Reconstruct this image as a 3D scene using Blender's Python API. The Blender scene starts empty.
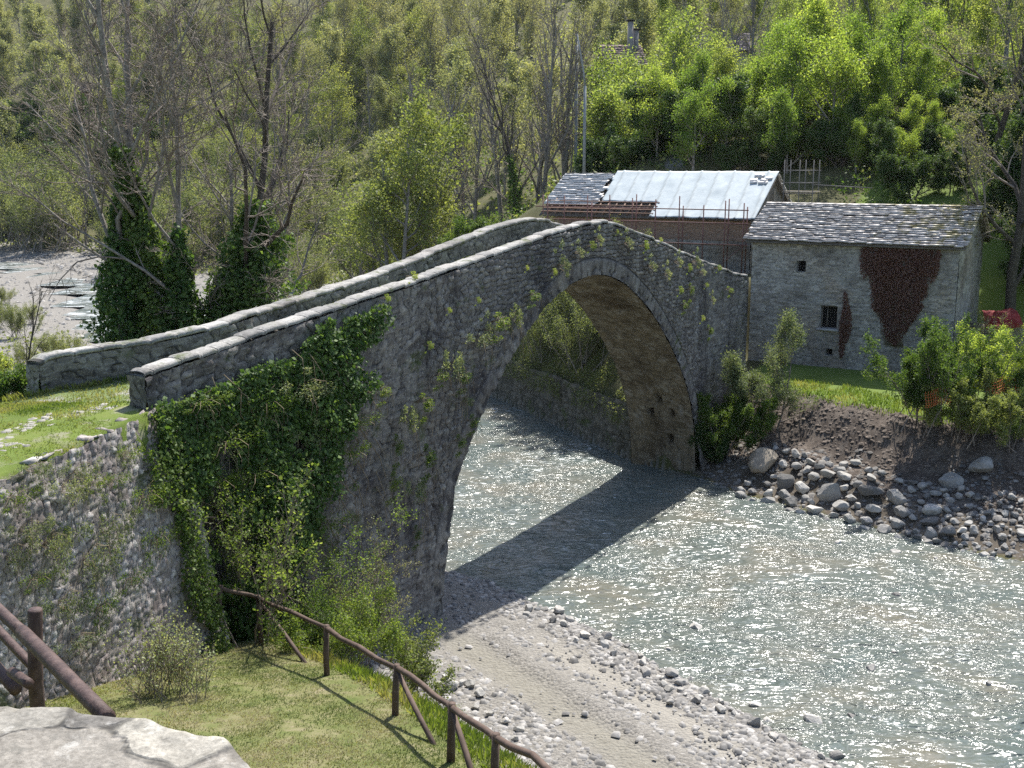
import bpy, math, random
import numpy as np
from math import sin, cos, pi, radians

C = bpy.context.scene.collection
HAZE = .00006
rng = np.random.default_rng(7)
random.seed(7)
UP = np.array([0., 0., 1.])

# ------------------------------------------------------------------ camera
F, PITCH, H = 1126.0, radians(11), 13.0
def ray(u, v):
    x = (u-512)/F; y = (384-v)/F
    return np.array([x, cos(PITCH)+y*sin(PITCH), -sin(PITCH)+y*cos(PITCH)])
def gp(u, v, z):                      # where the sight line meets height z
    d = ray(u, v); return np.array([0, 0, H])+d*((z-H)/d[2])
def at(u, v, Y):                      # where the sight line meets depth Y
    d = ray(u, v); return np.array([0, 0, H])+d*(Y/d[1])

cd = bpy.data.cameras.new('camera'); cam = bpy.data.objects.new('camera', cd); C.objects.link(cam)
cam.location = (0, 0, H); cam.rotation_euler = (pi/2-PITCH, 0, 0)
cd.sensor_width = 36; cd.lens = F/1024*36; cd.clip_end = 3000; cd.clip_start = .05
bpy.context.scene.camera = cam

# ------------------------------------------------------------------ noise
def hash2(i, j, k=0):
    n = (np.asarray(i).astype(np.int64)*374761393+np.asarray(j).astype(np.int64)*668265263+k*1274126177) & 0xffffffff
    n = ((n ^ (n >> 13))*1274126177) & 0xffffffff
    n = n ^ (n >> 16)
    return (n & 0xffffff)/float(0x1000000)
def vnoise(x, y, k=0):
    x = np.asarray(x, float); y = np.asarray(y, float)
    i = np.floor(x); j = np.floor(y); fx = x-i; fy = y-j
    fx = fx*fx*fx*(fx*(fx*6-15)+10); fy = fy*fy*fy*(fy*(fy*6-15)+10)
    a = hash2(i, j, k); b = hash2(i+1, j, k); c = hash2(i, j+1, k); d = hash2(i+1, j+1, k)
    return (a*(1-fx)+b*fx)*(1-fy)+(c*(1-fx)+d*fx)*fy-.5
def fbm(x, y, o=4, k=0):
    s = 0; a = 1.; f = 1.
    for q in range(o):
        s = s+a*vnoise(x*f+q*17.3, y*f-q*9.1, k+q); a *= .5; f *= 2.03
    return s
def sst(a, b, x):
    t = np.clip((np.asarray(x, float)-a)/(b-a), 0, 1); return t*t*(3-2*t)
def lerp(a, b, t): return a*(1-t)+b*t

def stones(u, v, cw, ch, k=0):
    """irregular coursed rubble: returns edge distance (0 in the joint), random per stone"""
    U = u/cw; V = v/ch
    J = np.floor(V); best = np.full(U.shape, 9e9); sec = best.copy(); bid = np.zeros(U.shape)
    for dj in (-1, 0, 1):
        j = J+dj
        off = hash2(j, j*0+3, k)
        I = np.floor(U+off)
        for di in (-1, 0, 1):
            i = I+di
            cx = i+.5-off+.75*(hash2(i, j, k+1)-.5); cy = j+.5+.6*(hash2(i, j, k+2)-.5)
            d = np.sqrt((U-cx)**2*.8+(V-cy)**2)
            r = hash2(i, j, k+5)
            m = d < best
            sec = np.where(m, best, np.minimum(sec, d)); bid = np.where(m, r, bid); best = np.where(m, d, best)
    return sec-best, bid

# ------------------------------------------------------------------ mesh helpers
def mesh(name, V, Fc, attrs=None, smooth=False):
    V = np.ascontiguousarray(V, dtype=np.float32).reshape(-1, 3); Fc = np.ascontiguousarray(Fc, dtype=np.int32)
    me = bpy.data.meshes.new(name); n = Fc.shape[1]
    me.vertices.add(len(V)); me.vertices.foreach_set('co', V.ravel())
    me.loops.add(Fc.size); me.loops.foreach_set('vertex_index', Fc.ravel())
    me.polygons.add(len(Fc)); me.polygons.foreach_set('loop_start', np.arange(0, Fc.size, n, dtype=np.int32))
    me.polygons.foreach_set('loop_total', np.full(len(Fc), n, dtype=np.int32))
    if smooth: me.polygons.foreach_set('use_smooth', np.ones(len(Fc), dtype=bool))
    for k, a in (attrs or {}).items():
        at_ = me.attributes.new(k, 'FLOAT', 'POINT'); at_.data.foreach_set('value', np.ascontiguousarray(a, dtype=np.float32).ravel())
    me.update(calc_edges=True); me.validate()
    return me
def link(name, me, mat, parent=None, **props):
    o = bpy.data.objects.new(name, me); C.objects.link(o)
    if me is not None and mat is not None and len(me.materials) == 0: me.materials.append(mat)
    if parent is not None: o.parent = parent
    for k, v in props.items(): o[k] = v
    return o
def thing(name, label, cat, loc=(0, 0, 0), rz=0, group=None):
    o = bpy.data.objects.new(name, None); C.objects.link(o); o.location = loc; o.rotation_euler = (0, 0, rz)
    o.empty_display_size = .3
    o['label'] = label; o['category'] = cat
    if group: o['group'] = group
    return o
def tag(o, label, cat, group=None):
    o['label'] = label; o['category'] = cat
    if group: o['group'] = group
    return o
class MB:
    """collects quads and their attributes"""
    def __init__(s): s.v = []; s.f = []; s.a = []; s.n = 0
    def add(s, V, Fq, a=0.):
        V = np.asarray(V, float).reshape(-1, 3)
        s.v.append(V); s.f.append(np.asarray(Fq, int)+s.n); s.n += len(V)
        s.a.append(np.full(len(V), a) if np.ndim(a) == 0 else np.asarray(a, float).ravel())
        return s
    def box(s, c, size, M=None, a=0., jit=0):
        x, y, z = np.array(size)/2
        V = np.array([[-x,-y,-z],[x,-y,-z],[x,y,-z],[-x,y,-z],[-x,-y,z],[x,-y,z],[x,y,z],[-x,y,z]])
        if jit: V = V+rng.normal(0, jit, V.shape)
        if M is not None: V = V@np.array(M).T
        s.add(V+np.array(c), [[3,2,1,0],[4,5,6,7],[0,1,5,4],[1,2,6,5],[2,3,7,6],[3,0,4,7]], a); return s
    def tube(s, P, R, n=6, a=0., cap=True, rough=0):
        P = np.asarray(P, float); R = np.broadcast_to(np.asarray(R, float), (len(P),))
        T = np.gradient(P, axis=0); T /= np.linalg.norm(T, axis=1)[:, None]+1e-9
        ref = np.array([0, 0, 1.]) if abs(T[0, 2]) < .9 else np.array([1., 0, 0])
        A = np.cross(T, ref); A /= np.linalg.norm(A, axis=1)[:, None]+1e-9; B = np.cross(T, A)
        th = np.arange(n)*2*pi/n
        rr = R[:, None]*(1+(rng.normal(0, rough, (len(P), n)) if rough else 0))
        V = P[:, None, :]+rr[..., None]*(A[:, None, :]*np.cos(th)[None, :, None]+B[:, None, :]*np.sin(th)[None, :, None])
        k = len(P); i = np.arange(k-1)[:, None]*n; j = np.arange(n)[None, :]; j2 = (j+1) % n
        Fq = np.stack([i+j, i+j2, i+n+j2, i+n+j], -1).reshape(-1, 4)
        V = V.reshape(-1, 3)
        if cap:
            m = len(V); V = np.vstack([V, P[0], P[-1]])
            q = [[m, (t+1) % n, t, t] for t in range(0)]
            ev = np.arange(0, n, 2)
            c0 = np.stack([np.full(len(ev), m), (ev+2) % n, (ev+1) % n, ev], -1)
            b = (k-1)*n
            c1 = np.stack([np.full(len(ev), m+1), b+ev, b+(ev+1) % n, b+(ev+2) % n], -1)
            if n % 2 == 0: Fq = np.vstack([Fq, c0, c1])
        s.add(V, Fq, a); return s
    def me(s, name, attr='tint', smooth=False):
        return mesh(name, np.vstack(s.v), np.vstack(s.f), {attr: np.concatenate(s.a)}, smooth)
    def obj(s, name, mat, parent=None, smooth=False): return link(name, s.me(name, 'tint', smooth), mat, parent)

def grid(name, Pf, nu, nv, attrs=None, keep=None, smooth=True):
    """Pf: (nu,nv,3) array"""
    i = np.arange(nu-1)[:, None]; j = np.arange(nv-1)[None, :]
    f = np.stack([i*nv+j, (i+1)*nv+j, (i+1)*nv+j+1, i*nv+j+1], -1).reshape(-1, 4)
    if keep is not None: f = f[keep.ravel()]
    return mesh(name, Pf.reshape(-1, 3), f, {k: a.ravel() for k, a in (attrs or {}).items()}, smooth)

def leaves(P, size, N=None, jitter=1., aspect=.55, tint=None, r=None):
    """one bent diamond leaf per point"""
    r = r or rng
    P = np.asarray(P, float); n = len(P); size = np.broadcast_to(np.asarray(size, float), (n,))
    a = r.normal(size=(n, 3))
    if N is not None: a = np.asarray(N, float)+a*jitter*.5
    a /= np.linalg.norm(a, axis=1)[:, None]+1e-9
    b = r.normal(size=(n, 3)); b -= a*np.sum(a*b, 1)[:, None]; b /= np.linalg.norm(b, axis=1)[:, None]+1e-9
    c = np.cross(a, b)
    s = size[:, None]
    V = np.stack([P-b*s*.5, P+c*s*aspect*.5+a*s*.06, P+b*s*.5, P-c*s*aspect*.5+a*s*.06], 1)
    f = np.arange(4*n).reshape(n, 4)
    t = r.random(n) if tint is None else tint
    return V.reshape(-1, 3), f, np.repeat(t, 4)

# ------------------------------------------------------------------ materials
def newmat(name):
    m = bpy.data.materials.new(name); m.use_nodes = True; nt = m.node_tree
    return m, nt, nt.nodes['Principled BSDF'], nt.nodes['Material Output']
class NB:
    def __init__(s, nt): s.nt = nt
    def n(s, t, **k):
        nd = s.nt.nodes.new(t)
        for a, b in k.items():
            if a.startswith('i_'): nd.inputs[a[2:].replace('_', ' ')].default_value = b
            else: setattr(nd, a, b)
        return nd
    def l(s, a, b): s.nt.links.new(a, b)
    def attr(s, name): return s.n('ShaderNodeAttribute', attribute_name=name).outputs['Fac']
    def noise(s, scale, detail=4, rough=.6, dist=0, vec=None):
        nd = s.n('ShaderNodeTexNoise'); nd.inputs['Scale'].default_value = scale; nd.inputs['Detail'].default_value = detail
        nd.inputs['Roughness'].default_value = rough; nd.inputs['Distortion'].default_value = dist
        s.l(vec if vec is not None else s.pos(), nd.inputs['Vector']); return nd.outputs['Fac']
    def pos(s):
        if not hasattr(s, '_p'): s._p = s.n('ShaderNodeNewGeometry').outputs['Position']
        return s._p
    def ramp(s, fac, *st):
        nd = s.n('ShaderNodeValToRGB'); cr = nd.color_ramp
        while len(cr.elements) < len(st): cr.elements.new(.5)
        for e, (p, c) in zip(cr.elements, st): e.position = p; e.color = (*c, 1) if len(c) == 3 else c
        s.l(fac, nd.inputs['Fac']); return nd.outputs['Color']
    def rng(s, fac, a, b, c=0., d=1.):
        nd = s.n('ShaderNodeMapRange'); nd.inputs[1].default_value = a; nd.inputs[2].default_value = b
        nd.inputs[3].default_value = c; nd.inputs[4].default_value = d; s.l(fac, nd.inputs[0]); return nd.outputs[0]
    def mix(s, fac, a, b, mode='MIX'):
        nd = s.n('ShaderNodeMix', data_type='RGBA', blend_type=mode)
        for sock, x in ((nd.inputs[0], fac), (nd.inputs[6], a), (nd.inputs[7], b)):
            if isinstance(x, bpy.types.NodeSocket): s.l(x, sock)
            elif isinstance(x, tuple): sock.default_value = (*x, 1) if len(x) == 3 else x
            else: sock.default_value = x
        return nd.outputs[2]
    def math(s, op, a, b=0.):
        nd = s.n('ShaderNodeMath', operation=op)
        for k, x in enumerate((a, b)):
            if isinstance(x, bpy.types.NodeSocket): s.l(x, nd.inputs[k])
            else: nd.inputs[k].default_value = x
        return nd.outputs[0]
    def bump(s, h, strength, dist, prev=None):
        nd = s.n('ShaderNodeBump'); nd.inputs['Strength'].default_value = strength; nd.inputs['Distance'].default_value = dist
        s.l(h, nd.inputs['Height'])
        if prev is not None: s.l(prev, nd.inputs['Normal'])
        return nd.outputs['Normal']
    def objrand(s): return s.n('ShaderNodeObjectInfo').outputs['Random']

def mat_leaf(name, c1, c2, c3=None, trans=.45, tcol=1.6, vary=.25, rough=.6):
    m, nt, b, out = newmat(name); N = NB(nt)
    st = [(0, c1), (1, c2)] if c3 is None else [(0, c1), (.55, c2), (1, c3)]
    col = N.ramp(N.attr('tint'), *st)
    hv = N.n('ShaderNodeHueSaturation'); N.l(col, hv.inputs['Color'])
    orr = N.objrand()
    N.l(N.rng(orr, 0, 1, 1-vary, 1+vary), hv.inputs['Value']); N.l(N.rng(orr, 0, 1, .515, .485), hv.inputs['Hue'])
    N.l(hv.outputs['Color'], b.inputs['Base Color']); b.inputs['Roughness'].default_value = rough
    b.inputs['Specular IOR Level'].default_value = .3
    tr = N.n('ShaderNodeBsdfTranslucent')
    N.l(N.mix(1., hv.outputs['Color'], (tcol, tcol, tcol*.5), 'MULTIPLY'), tr.inputs['Color'])
    mx = N.n('ShaderNodeMixShader'); mx.inputs[0].default_value = trans
    N.l(b.outputs[0], mx.inputs[1]); N.l(tr.outputs[0], mx.inputs[2]); N.l(mx.outputs[0], out.inputs['Surface'])
    return m
def mat_bark(name, c1, c2, scale=6):
    m, nt, b, out = newmat(name); N = NB(nt)
    n1 = N.noise(scale, 5, .7)
    N.l(N.ramp(n1, (.35, c1), (.65, c2)), b.inputs['Base Color']); b.inputs['Roughness'].default_value = .9
    b.inputs['Specular IOR Level'].default_value = .2
    N.l(N.bump(N.noise(scale*4, 4, .7), .5, .02), b.inputs['Normal'])
    return m
def mat_plain(name, c1, c2, scale=8, rough=.8, tint=0, bump=.3, bd=.01):
    m, nt, b, out = newmat(name); N = NB(nt)
    col = N.ramp(N.noise(scale, 5, .65), (.3, c1), (.7, c2))
    if tint: col = N.mix(1., col, N.ramp(N.attr('tint'), (0, (1-tint,)*3), (1, (1+tint,)*3)), 'MULTIPLY')
    N.l(col, b.inputs['Base Color']); b.inputs['Roughness'].default_value = rough
    b.inputs['Specular IOR Level'].default_value = .3
    if bump: N.l(N.bump(N.noise(scale*5, 5, .7), bump, bd), b.inputs['Normal'])
    return m
def mat_stone(name, cols, joint, stain=None, moss=.0, mosscol=(.07, .09, .025), jw=.16, streak=False, warm=None, relief=.03, speck=0., grit=0.):
    """rubble stone coloured from the per-stone value and joint distance stored on the mesh"""
    m, nt, b, out = newmat(name); N = NB(nt)
    k = len(cols); col = N.ramp(N.attr('stone'), *[(i/(k-1), c) for i, c in enumerate(cols)])
    col = N.mix(.85, col, N.ramp(N.noise(14, 6, .75), (.25, (.45, .45, .45)), (.75, (1.5, 1.5, 1.5))), 'MULTIPLY')
    big = N.noise(.55, 4, .6)
    if stain: col = N.mix(N.rng(big, .48, .68), col, N.mix(1., col, stain, 'MULTIPLY'))
    if warm:
        w2 = N.noise(.23, 3, .6, 1.)
        col = N.mix(N.rng(w2, .5, .68, 0, .7), col, N.mix(1., col, warm, 'MULTIPLY'))
    if streak:
        mp = N.n('ShaderNodeMapping'); mp.inputs['Scale'].default_value = (1.6, 1.6, .12); N.l(N.pos(), mp.inputs['Vector'])
        st = N.noise(1.5, 5, .65, .3, mp.outputs[0])
        col = N.mix(N.rng(st, .5, .72, 0, .75), col, N.mix(1., col, (.35, .35, .36), 'MULTIPLY'))
        col = N.mix(N.rng(st, .46, .3, 0, .4), col, (.36, .35, .33))
    if speck:
        col = N.mix(N.rng(N.noise(7.5, 6, .8), .57, .64, 0, speck), col, (.46,.45,.42)); col = N.mix(N.rng(N.noise(8.5, 6, .8, .2), .42, .36, 0, speck), col, (.04,.04,.042))
    if grit: col = N.mix(grit, col, N.ramp(N.noise(70, 5, .8), (.3, (.45, .44, .42)), (.6, (1.35, 1.35, 1.35))), 'MULTIPLY'); col = N.mix(N.rng(N.noise(16, 6, .75), .56, .66, 0, grit), col, (.13,.125,.11))
    j = N.rng(N.attr('joint'), .0, jw)
    col = N.mix(j, joint, col)
    if moss:
        mo = N.noise(1.3, 6, .7, .4)
        col = N.mix(N.rng(mo, .62-moss*.2, .72-moss*.2, 0, .8), col, mosscol)
        li = N.noise(5.5, 5, .7)
        col = N.mix(N.rng(li, .66, .74, 0, .5), col, (.42, .42, .38))
    N.l(col, b.inputs['Base Color']); b.inputs['Roughness'].default_value = .95; b.inputs['Specular IOR Level'].default_value = .15
    h = N.math('ADD', N.math('MULTIPLY', j, .8), N.math('MULTIPLY', N.noise(22, 6, .75), .7))
    N.l(N.bump(h, .9, relief), b.inputs['Normal'])
    return m

M = {}
M['bridge'] = mat_stone('bridge_masonry', [(.12,.105,.095),(.18,.165,.15),(.25,.23,.205),(.15,.135,.125),(.33,.305,.27)], (.045,.043,.045), stain=(.5,.5,.55), moss=.15, streak=True, relief=.05, speck=.6)
M['parapet'] = mat_stone('parapet_masonry', [(.13,.118,.105),(.2,.185,.165),(.28,.26,.235),(.16,.145,.13),(.37,.345,.31)], (.05,.048,.045), stain=(.6,.6,.62), moss=.1, relief=.06, speck=.6)
M['ring'] = mat_stone('voussoir_stone', [(.13,.13,.14),(.2,.2,.21),(.3,.295,.29)], (.04,.04,.04), stain=(.6,.6,.65), relief=.03, speck=.4)
M['soffit'] = mat_stone('vault_stone', [(.12,.098,.065),(.19,.155,.105),(.15,.125,.09),(.24,.21,.155)], (.07,.06,.045), stain=(.5,.46,.42), streak=True, relief=.03)
M['coping'] = mat_stone('coping_stone', [(.3,.288,.265),(.4,.383,.355),(.24,.232,.22),(.35,.333,.305)], (.10,.095,.085), stain=(.62,.6,.58), moss=.35, jw=.12, relief=.03, speck=.35)
M['rwall'] = mat_stone('field_stone', [(.21,.18,.165),(.31,.275,.25),(.41,.375,.345),(.26,.225,.215),(.54,.51,.475)], (.085,.075,.07), stain=(.7,.66,.66), warm=(.95,.82,.76), moss=.3, relief=.03, speck=.45)
M['house'] = mat_stone('house_stone', [(.17,.158,.142),(.36,.335,.3),(.26,.24,.217),(.46,.43,.385),(.22,.205,.186)], (.2,.185,.165), stain=(.6,.57,.55), streak=False, warm=(.95,.82,.7), relief=.04, speck=.3)
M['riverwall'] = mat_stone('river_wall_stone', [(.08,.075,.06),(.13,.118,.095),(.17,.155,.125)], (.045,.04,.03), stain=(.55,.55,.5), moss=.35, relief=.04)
M['slab'] = mat_stone('slab_stone', [(.24,.22,.19),(.12,.114,.105),(.28,.262,.225),(.15,.143,.13),(.25,.2,.15),(.31,.288,.25)], (.05,.047,.042), stain=(.75,.73,.7), jw=.07, relief=.012, speck=.35, grit=.6)
M['leaf_spring'] = mat_leaf('spring_leaf', (.12,.165,.04), (.18,.23,.065), (.27,.30,.10), .55, 1.75)
M['leaf_bright'] = mat_leaf('bright_leaf', (.11,.17,.03), (.17,.24,.05), (.27,.32,.085), .55, 1.8)
M['leaf_olive'] = mat_leaf('olive_leaf', (.13,.16,.05), (.19,.225,.07), (.27,.29,.10), .45, 1.5)
M['leaf_bud'] = mat_leaf('bud_leaf', (.16,.155,.09), (.23,.23,.12), (.31,.31,.16), .45, 1.5)
M['leaf_pale'] = mat_leaf('pale_leaf', (.19,.21,.10), (.27,.28,.15), (.34,.34,.19), .45, 1.4)
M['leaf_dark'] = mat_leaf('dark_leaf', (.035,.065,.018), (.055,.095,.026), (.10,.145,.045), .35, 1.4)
M['leaf_ivy'] = mat_leaf('ivy_leaf', (.03,.065,.016), (.065,.12,.025), (.15,.22,.06), .35, 1.7, .12, .6)
M['leaf_willow'] = mat_leaf('willow_leaf', (.10,.125,.055), (.155,.18,.08), (.23,.245,.115), .45, 1.5)
M['leaf_green'] = mat_leaf('shrub_leaf', (.06,.10,.02), (.10,.16,.03), (.18,.23,.06), .45, 1.6)
M['leaf_grey'] = mat_leaf('grey_leaf', (.12,.16,.07), (.2,.235,.115), (.3,.32,.18), .4, 1.4)
M['leaf_dry'] = mat_leaf('dry_leaf', (.10,.035,.026), (.14,.056,.042), (.19,.10,.08), .2, 1.2, .05)
M['grassm'] = mat_leaf('grass_blade', (.10,.15,.025), (.15,.20,.04), (.26,.25,.09), .4, 1.5, .0)
M['strawm'] = mat_leaf('straw_grass', (.09,.13,.03), (.16,.18,.06), (.29,.26,.14), .3, 1.4, .0)
M['bark'] = mat_bark('grey_bark', (.13,.115,.1), (.3,.275,.245))
M['bark_dark'] = mat_bark('dark_bark', (.045,.036,.03), (.10,.085,.07))
M['twig'] = mat_bark('twig_bark', (.15,.12,.1), (.28,.24,.2), 2)
M['wood'] = mat_plain('weathered_log', (.06,.04,.03), (.13,.09,.07), 5, .8)
M['wood_near'] = mat_plain('stained_log', (.035,.02,.018), (.12,.078,.066), 16, .6, bump=.8, bd=.006)
M['stem'] = mat_plain('dry_stem', (.16,.12,.075), (.27,.22,.15), 3, .9, bump=0)

# ------------------------------------------------------------------ layout lines
A0 = np.array([-2.374, 30.741]); BD = np.array([.5384, .8427]); BN = np.array([.8427, -.5384])
def bw(s, n):            # bridge coordinates (along, across) to the ground plan
    s = np.asarray(s, float); n = np.asarray(n, float)
    return A0[0]+BD[0]*s+BN[0]*n, A0[1]+BD[1]*s+BN[1]*n
def bl(x, y): return (x-A0[0])*BD[0]+(y-A0[1])*BD[1], (x-A0[0])*BN[0]+(y-A0[1])*BN[1]
def onface(u, v, off=0.):
    r = ray(u, v); q = A0+BN*off; t = np.dot(q, BN)/np.dot(r[:2], BN); P = np.array([0, 0, H])+r*t
    return np.dot(P[:2]-A0, BD), P[2]
RE = np.array([(90,-14),(60,8),(40,20),(25,30),(16.7,35.9),(12.2,40.2),(8.9,44.0),(7.7,46.2),(5.65,48.3),(2.2,55.8),(-1.27,63.6),(-12,80),(-27,100),(-45,123),(-65,152),(-115,178),(-260,192)], float)
LE = np.array([(60,-35),(24,3),(11.5,17),(7.2,22.7),(4.74,26.4),(2.7,29.7),(1.0,31.8),(-.6,33.7),(-2.1,34.8),(-4.4,37.5),(-8,46),(-16,60),(-29.5,79),(-37.5,97),(-48,118),(-63,141),(-110,166),(-260,180)], float)
UL = np.array([(-16,-4),(-13,6),(-10.6,13.5),(-8.7,18.6),(-7.35,22.3),(-7.7,22.9),(-10.1,24.6),(-12.2,26.6),(-17,29),(-60,34)], float)
def lawnz(y): return 2.75+.235*(23-y)
def lawnpt(u, v):
    d = ray(u, v)   # 13+d2 t = 2.75+.235*(23-d1 t)
    t = (2.75+.235*23-H)/(d[2]+.235*d[1]); return np.array([0, 0, H])+d*t
FPOST = [lawnpt(u, v) for u, v in ((214,648),(262,645),(327,676),(394,718),(450,764),(493,800),(560,856),(660,960))]
FE = np.array([(-6.6,24.6)]+[(p[0]+.35, p[1]+.35) for p in FPOST[1:]]+[(5,3),(8,-6)], float)
def sdist(x, y, L):
    """signed distance to a polyline, positive on its right-hand side"""
    best = np.full(np.shape(x), 1e9); sg = np.zeros(np.shape(x))
    for a, b in zip(L[:-1], L[1:]):
        d = b-a; l2 = d@d
        t = np.clip(((x-a[0])*d[0]+(y-a[1])*d[1])/l2, 0, 1)
        px = x-a[0]-t*d[0]; py = y-a[1]-t*d[1]; dd = np.hypot(px, py)
        c = -(d[0]*py-d[1]*px)
        m = dd < best-1e-9; best = np.where(m, dd, best); sg = np.where(m, np.sign(c)+(c == 0), sg)
    return best*sg
HD = np.array([.85, -.527]); HN = np.array([.527, .85]); H0 = np.array([12.3, 57.8])
PT = np.array([(-13,8.3),(-9.6,8.85),(-5,9.43),(-1,9.89),(3.7,10.5),(7.3,10.97),(9.2,11.12),(10.6,11.12),(13.2,10.58),(16.8,9.68),(20,8.95),(23.4,8.2),(30,7.6)])
sx = np.linspace(-13, 30, 431); py_ = np.interp(sx, PT[:, 0], PT[:, 1])
ker = np.hanning(17); ker /= ker.sum(); py_ = np.convolve(np.pad(py_, 8, mode='reflect', reflect_type='odd'), ker, 'valid')
def ptop(s): return np.interp(s, sx, py_)
AR = np.array([(0,-.6),(.02,.3),(.53,2.33),(1.57,4.35),(3.17,6.2),(4.87,7.65),(6.39,8.57),(8,9.15),(9.4,9.32),(10.6,9.22),(12,8.8),(13.4,8.05),(14.8,7.1),(16.1,5.97),(17.3,4.7),(18.24,3.36),(18.8,1.8),(19.02,0),(19.03,-.6)])
_t = np.r_[0, np.cumsum(np.hypot(*np.diff(AR, axis=0).T))]
_tt = np.linspace(0, _t[-1], 400); AS = np.interp(_tt, _t, AR[:, 0]); AZ = np.interp(_tt, _t, AR[:, 1])
k2 = np.hanning(31); k2 /= k2.sum()
AS = np.convolve(np.pad(AS, 15, mode='edge'), k2, 'valid'); AZ = np.convolve(np.pad(AZ, 15, mode='reflect', reflect_type='odd'), k2, 'valid')
AS = np.maximum.accumulate(AS+np.arange(len(AS))*1e-6)

def zg(x, y, fine=True):
    """height of the ground"""
    x = np.asarray(x, float); y = np.asarray(y, float)
    dR = sdist(x, y, RE); dL = -sdist(x, y, LE)
    s, n = bl(x, y); q = (x-H0[0])*HN[0]+(y-H0[1])*HN[1]
    n1 = fbm(x*.12, y*.12, 4, 3); n2 = fbm(x*.9, y*.9, 3, 9)
    bed = -.12-.45*sst(0, 3, np.minimum(-dR, -dL))+.1*n2
    # right bank
    zA = 1.0*sst(0, 3.2, dR)*1.0+.05*dR.clip(0, 3)+1.9*sst(3, 6.2, dR)
    zA = np.minimum(zA, 3.05+.02*n1)+(.4*n2+.12*fbm(x*2.6, y*2.6, 3, 13))*sst(.5, 3, dR)*(1-sst(5.6, 6.6, dR))
    hill = np.interp(q, [-20, 2, 5, 12, 25, 60, 130, 300, 700], [3.05, 3.05, 3.6, 10, 14.8, 27, 54, 125, 290])
    zA = np.where(q > 1.5, np.maximum(zA, np.minimum(hill, 3.05+1.5*(dR-7).clip(0))), zA)
    near = 1-sst(66, 100, y)
    sl = lerp(.06, 1.15, near); base = lerp(.35, 2.2, near)
    flat = lerp(26., 0., near)
    bank = base*sst(0, .35, dR) + np.minimum(dR, 1e3)*0
    bank = bank+sl*dR.clip(0)+.34*(dR-flat).clip(0)*(1-near)
    mh = np.where(s < 60, np.maximum(hill, 6.9*sst(18, 21, s)), hill)
    zB = np.minimum(bank, mh)
    side = lerp(sst(-1.6, -.9, n), sst(-3.4, -2.4, n), sst(23, 24.5, s))*(1-sst(20, 40, q))
    zR = lerp(zB, zA, side)
    # left bank
    grav = .03+.10*sst(0, 1.2, dL)+.05*dL.clip(0, 8)+.06*n2
    up = np.minimum(.05+lerp(.16, .022, sst(46, 62, y))*dL.clip(0), 2.2+.02*dL.clip(0))+lerp(.3, .12, sst(46, 62, y))*n1+.04*n2
    up = up+.33*(-70-x-(155-y).clip(0)*.2).clip(0)*sst(120, 200, y)
    zl = lawnz(y).clip(2.3, 7.2)+.12*n1+.03*n2
    dF = sdist(x, y, FE)          # positive towards the lawn side
    low = lerp(zl, grav, sst(0, 1, (-dF)/(1.0+.75*(zl-.4))))
    zL = lerp(low, up, sst(34.0, 36.5, y+.45*(x+2.4).clip(-20, 4)))
    dU = -sdist(x, y, UL)
    zu = 7.65+.1*(y-18).clip(0, 5)-.13*(-n-.6).clip(0, 4.5)*sst(-17, -9, s)+.05*n1*2
    fall = lerp(.35, 5.0, sst(24.3, 27, y))
    zL = lerp(zL, np.maximum(zu, zL), 1-sst(0, 1, -dU/fall))
    zL = np.maximum(zL, 9.0*(1-sst(-3.6, -2.4, x))*(1-sst(5.6, 7.2, y))*(x > -12))
    zL = np.maximum(zL, 10.9*(1-sst(1.9, 2.5, y))*(1-sst(4, 8, x)))
    z = np.where(dR > 0, np.maximum(zR, bed), np.where(dL > 0, np.maximum(zL, -.1), bed))
    far = sst(60, 140, y)
    return z+far*.4*n1*sst(0, 12, np.maximum(dR, dL))
def zg1(x, y): return float(zg(np.array([x]), np.array([y]))[0])

# ------------------------------------------------------------------ ground sheet
def axis(lo, a, b, hi, st, g=1.09):
    m = list(np.arange(a, b, st)); r = []; d = st; p = m[-1]
    while p < hi: d = min(d*g, 12); p += d; r.append(p)
    l = []; d = st; p = a
    while p > lo: d = min(d*g, 12); p -= d; l.append(p)
    return np.array(l[::-1]+m+r)
gx = axis(-420, -14, 26, 480, .22); gy = axis(-30, 7, 62, 800, .22)
X, Y = np.meshgrid(gx, gy, indexing='ij'); Z = zg(X, Y)
dR = sdist(X, Y, RE); dL = -sdist(X, Y, LE); dU = -sdist(X, Y, UL); dF = sdist(X, Y, FE); n_ = bl(X, Y)[1]
nz = fbm(X*.6, Y*.6, 4, 21)
left = dL > 0
lawn = np.where(left & (dU > -.6) & (Y > 4), 1., 0)
lawn = np.maximum(lawn, np.where(left & (dF > -.5+nz) & (Y < 31), 1, 0))
straw = np.where(left & (dF > 0) & (dU < -.5) & (Y < 31), 1., 0)
rightlawn = np.where((dR > 6.0+.8*nz) & (n_ > -1) & (Y < 75), 1., 0)
dirt = np.where((dR > 2.0) & (dR < 6.1+.8*nz) & (n_ > 0) & (Y < 60), 1., 0)
gravel = np.where(left & (lawn < .5) & (dL < 17+4*nz) & (Y < 33), 1., 0)
gravel = np.maximum(gravel, np.where(left & (Y > 33) & (dL < 15+8*nz), 1, 0))
dirt = np.maximum(dirt, np.where((dR > .25) & (dR <= 2.2) & (n_ > 0) & (Y < 60), .85, 0))
gravel = np.maximum(gravel, np.where((dR > 0) & (Y > 82) & (dR < 18+10*nz), 1, 0))
gravel = np.maximum(gravel, np.where((dR <= 0) & (dL <= 0), 1, 0))
T0 = gp(452, 640, .3)[:2]; T1 = gp(650, 775, .3)[:2]; TD = (T1-T0)/np.linalg.norm(T1-T0); TN = np.array([-TD[1], TD[0]])
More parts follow.
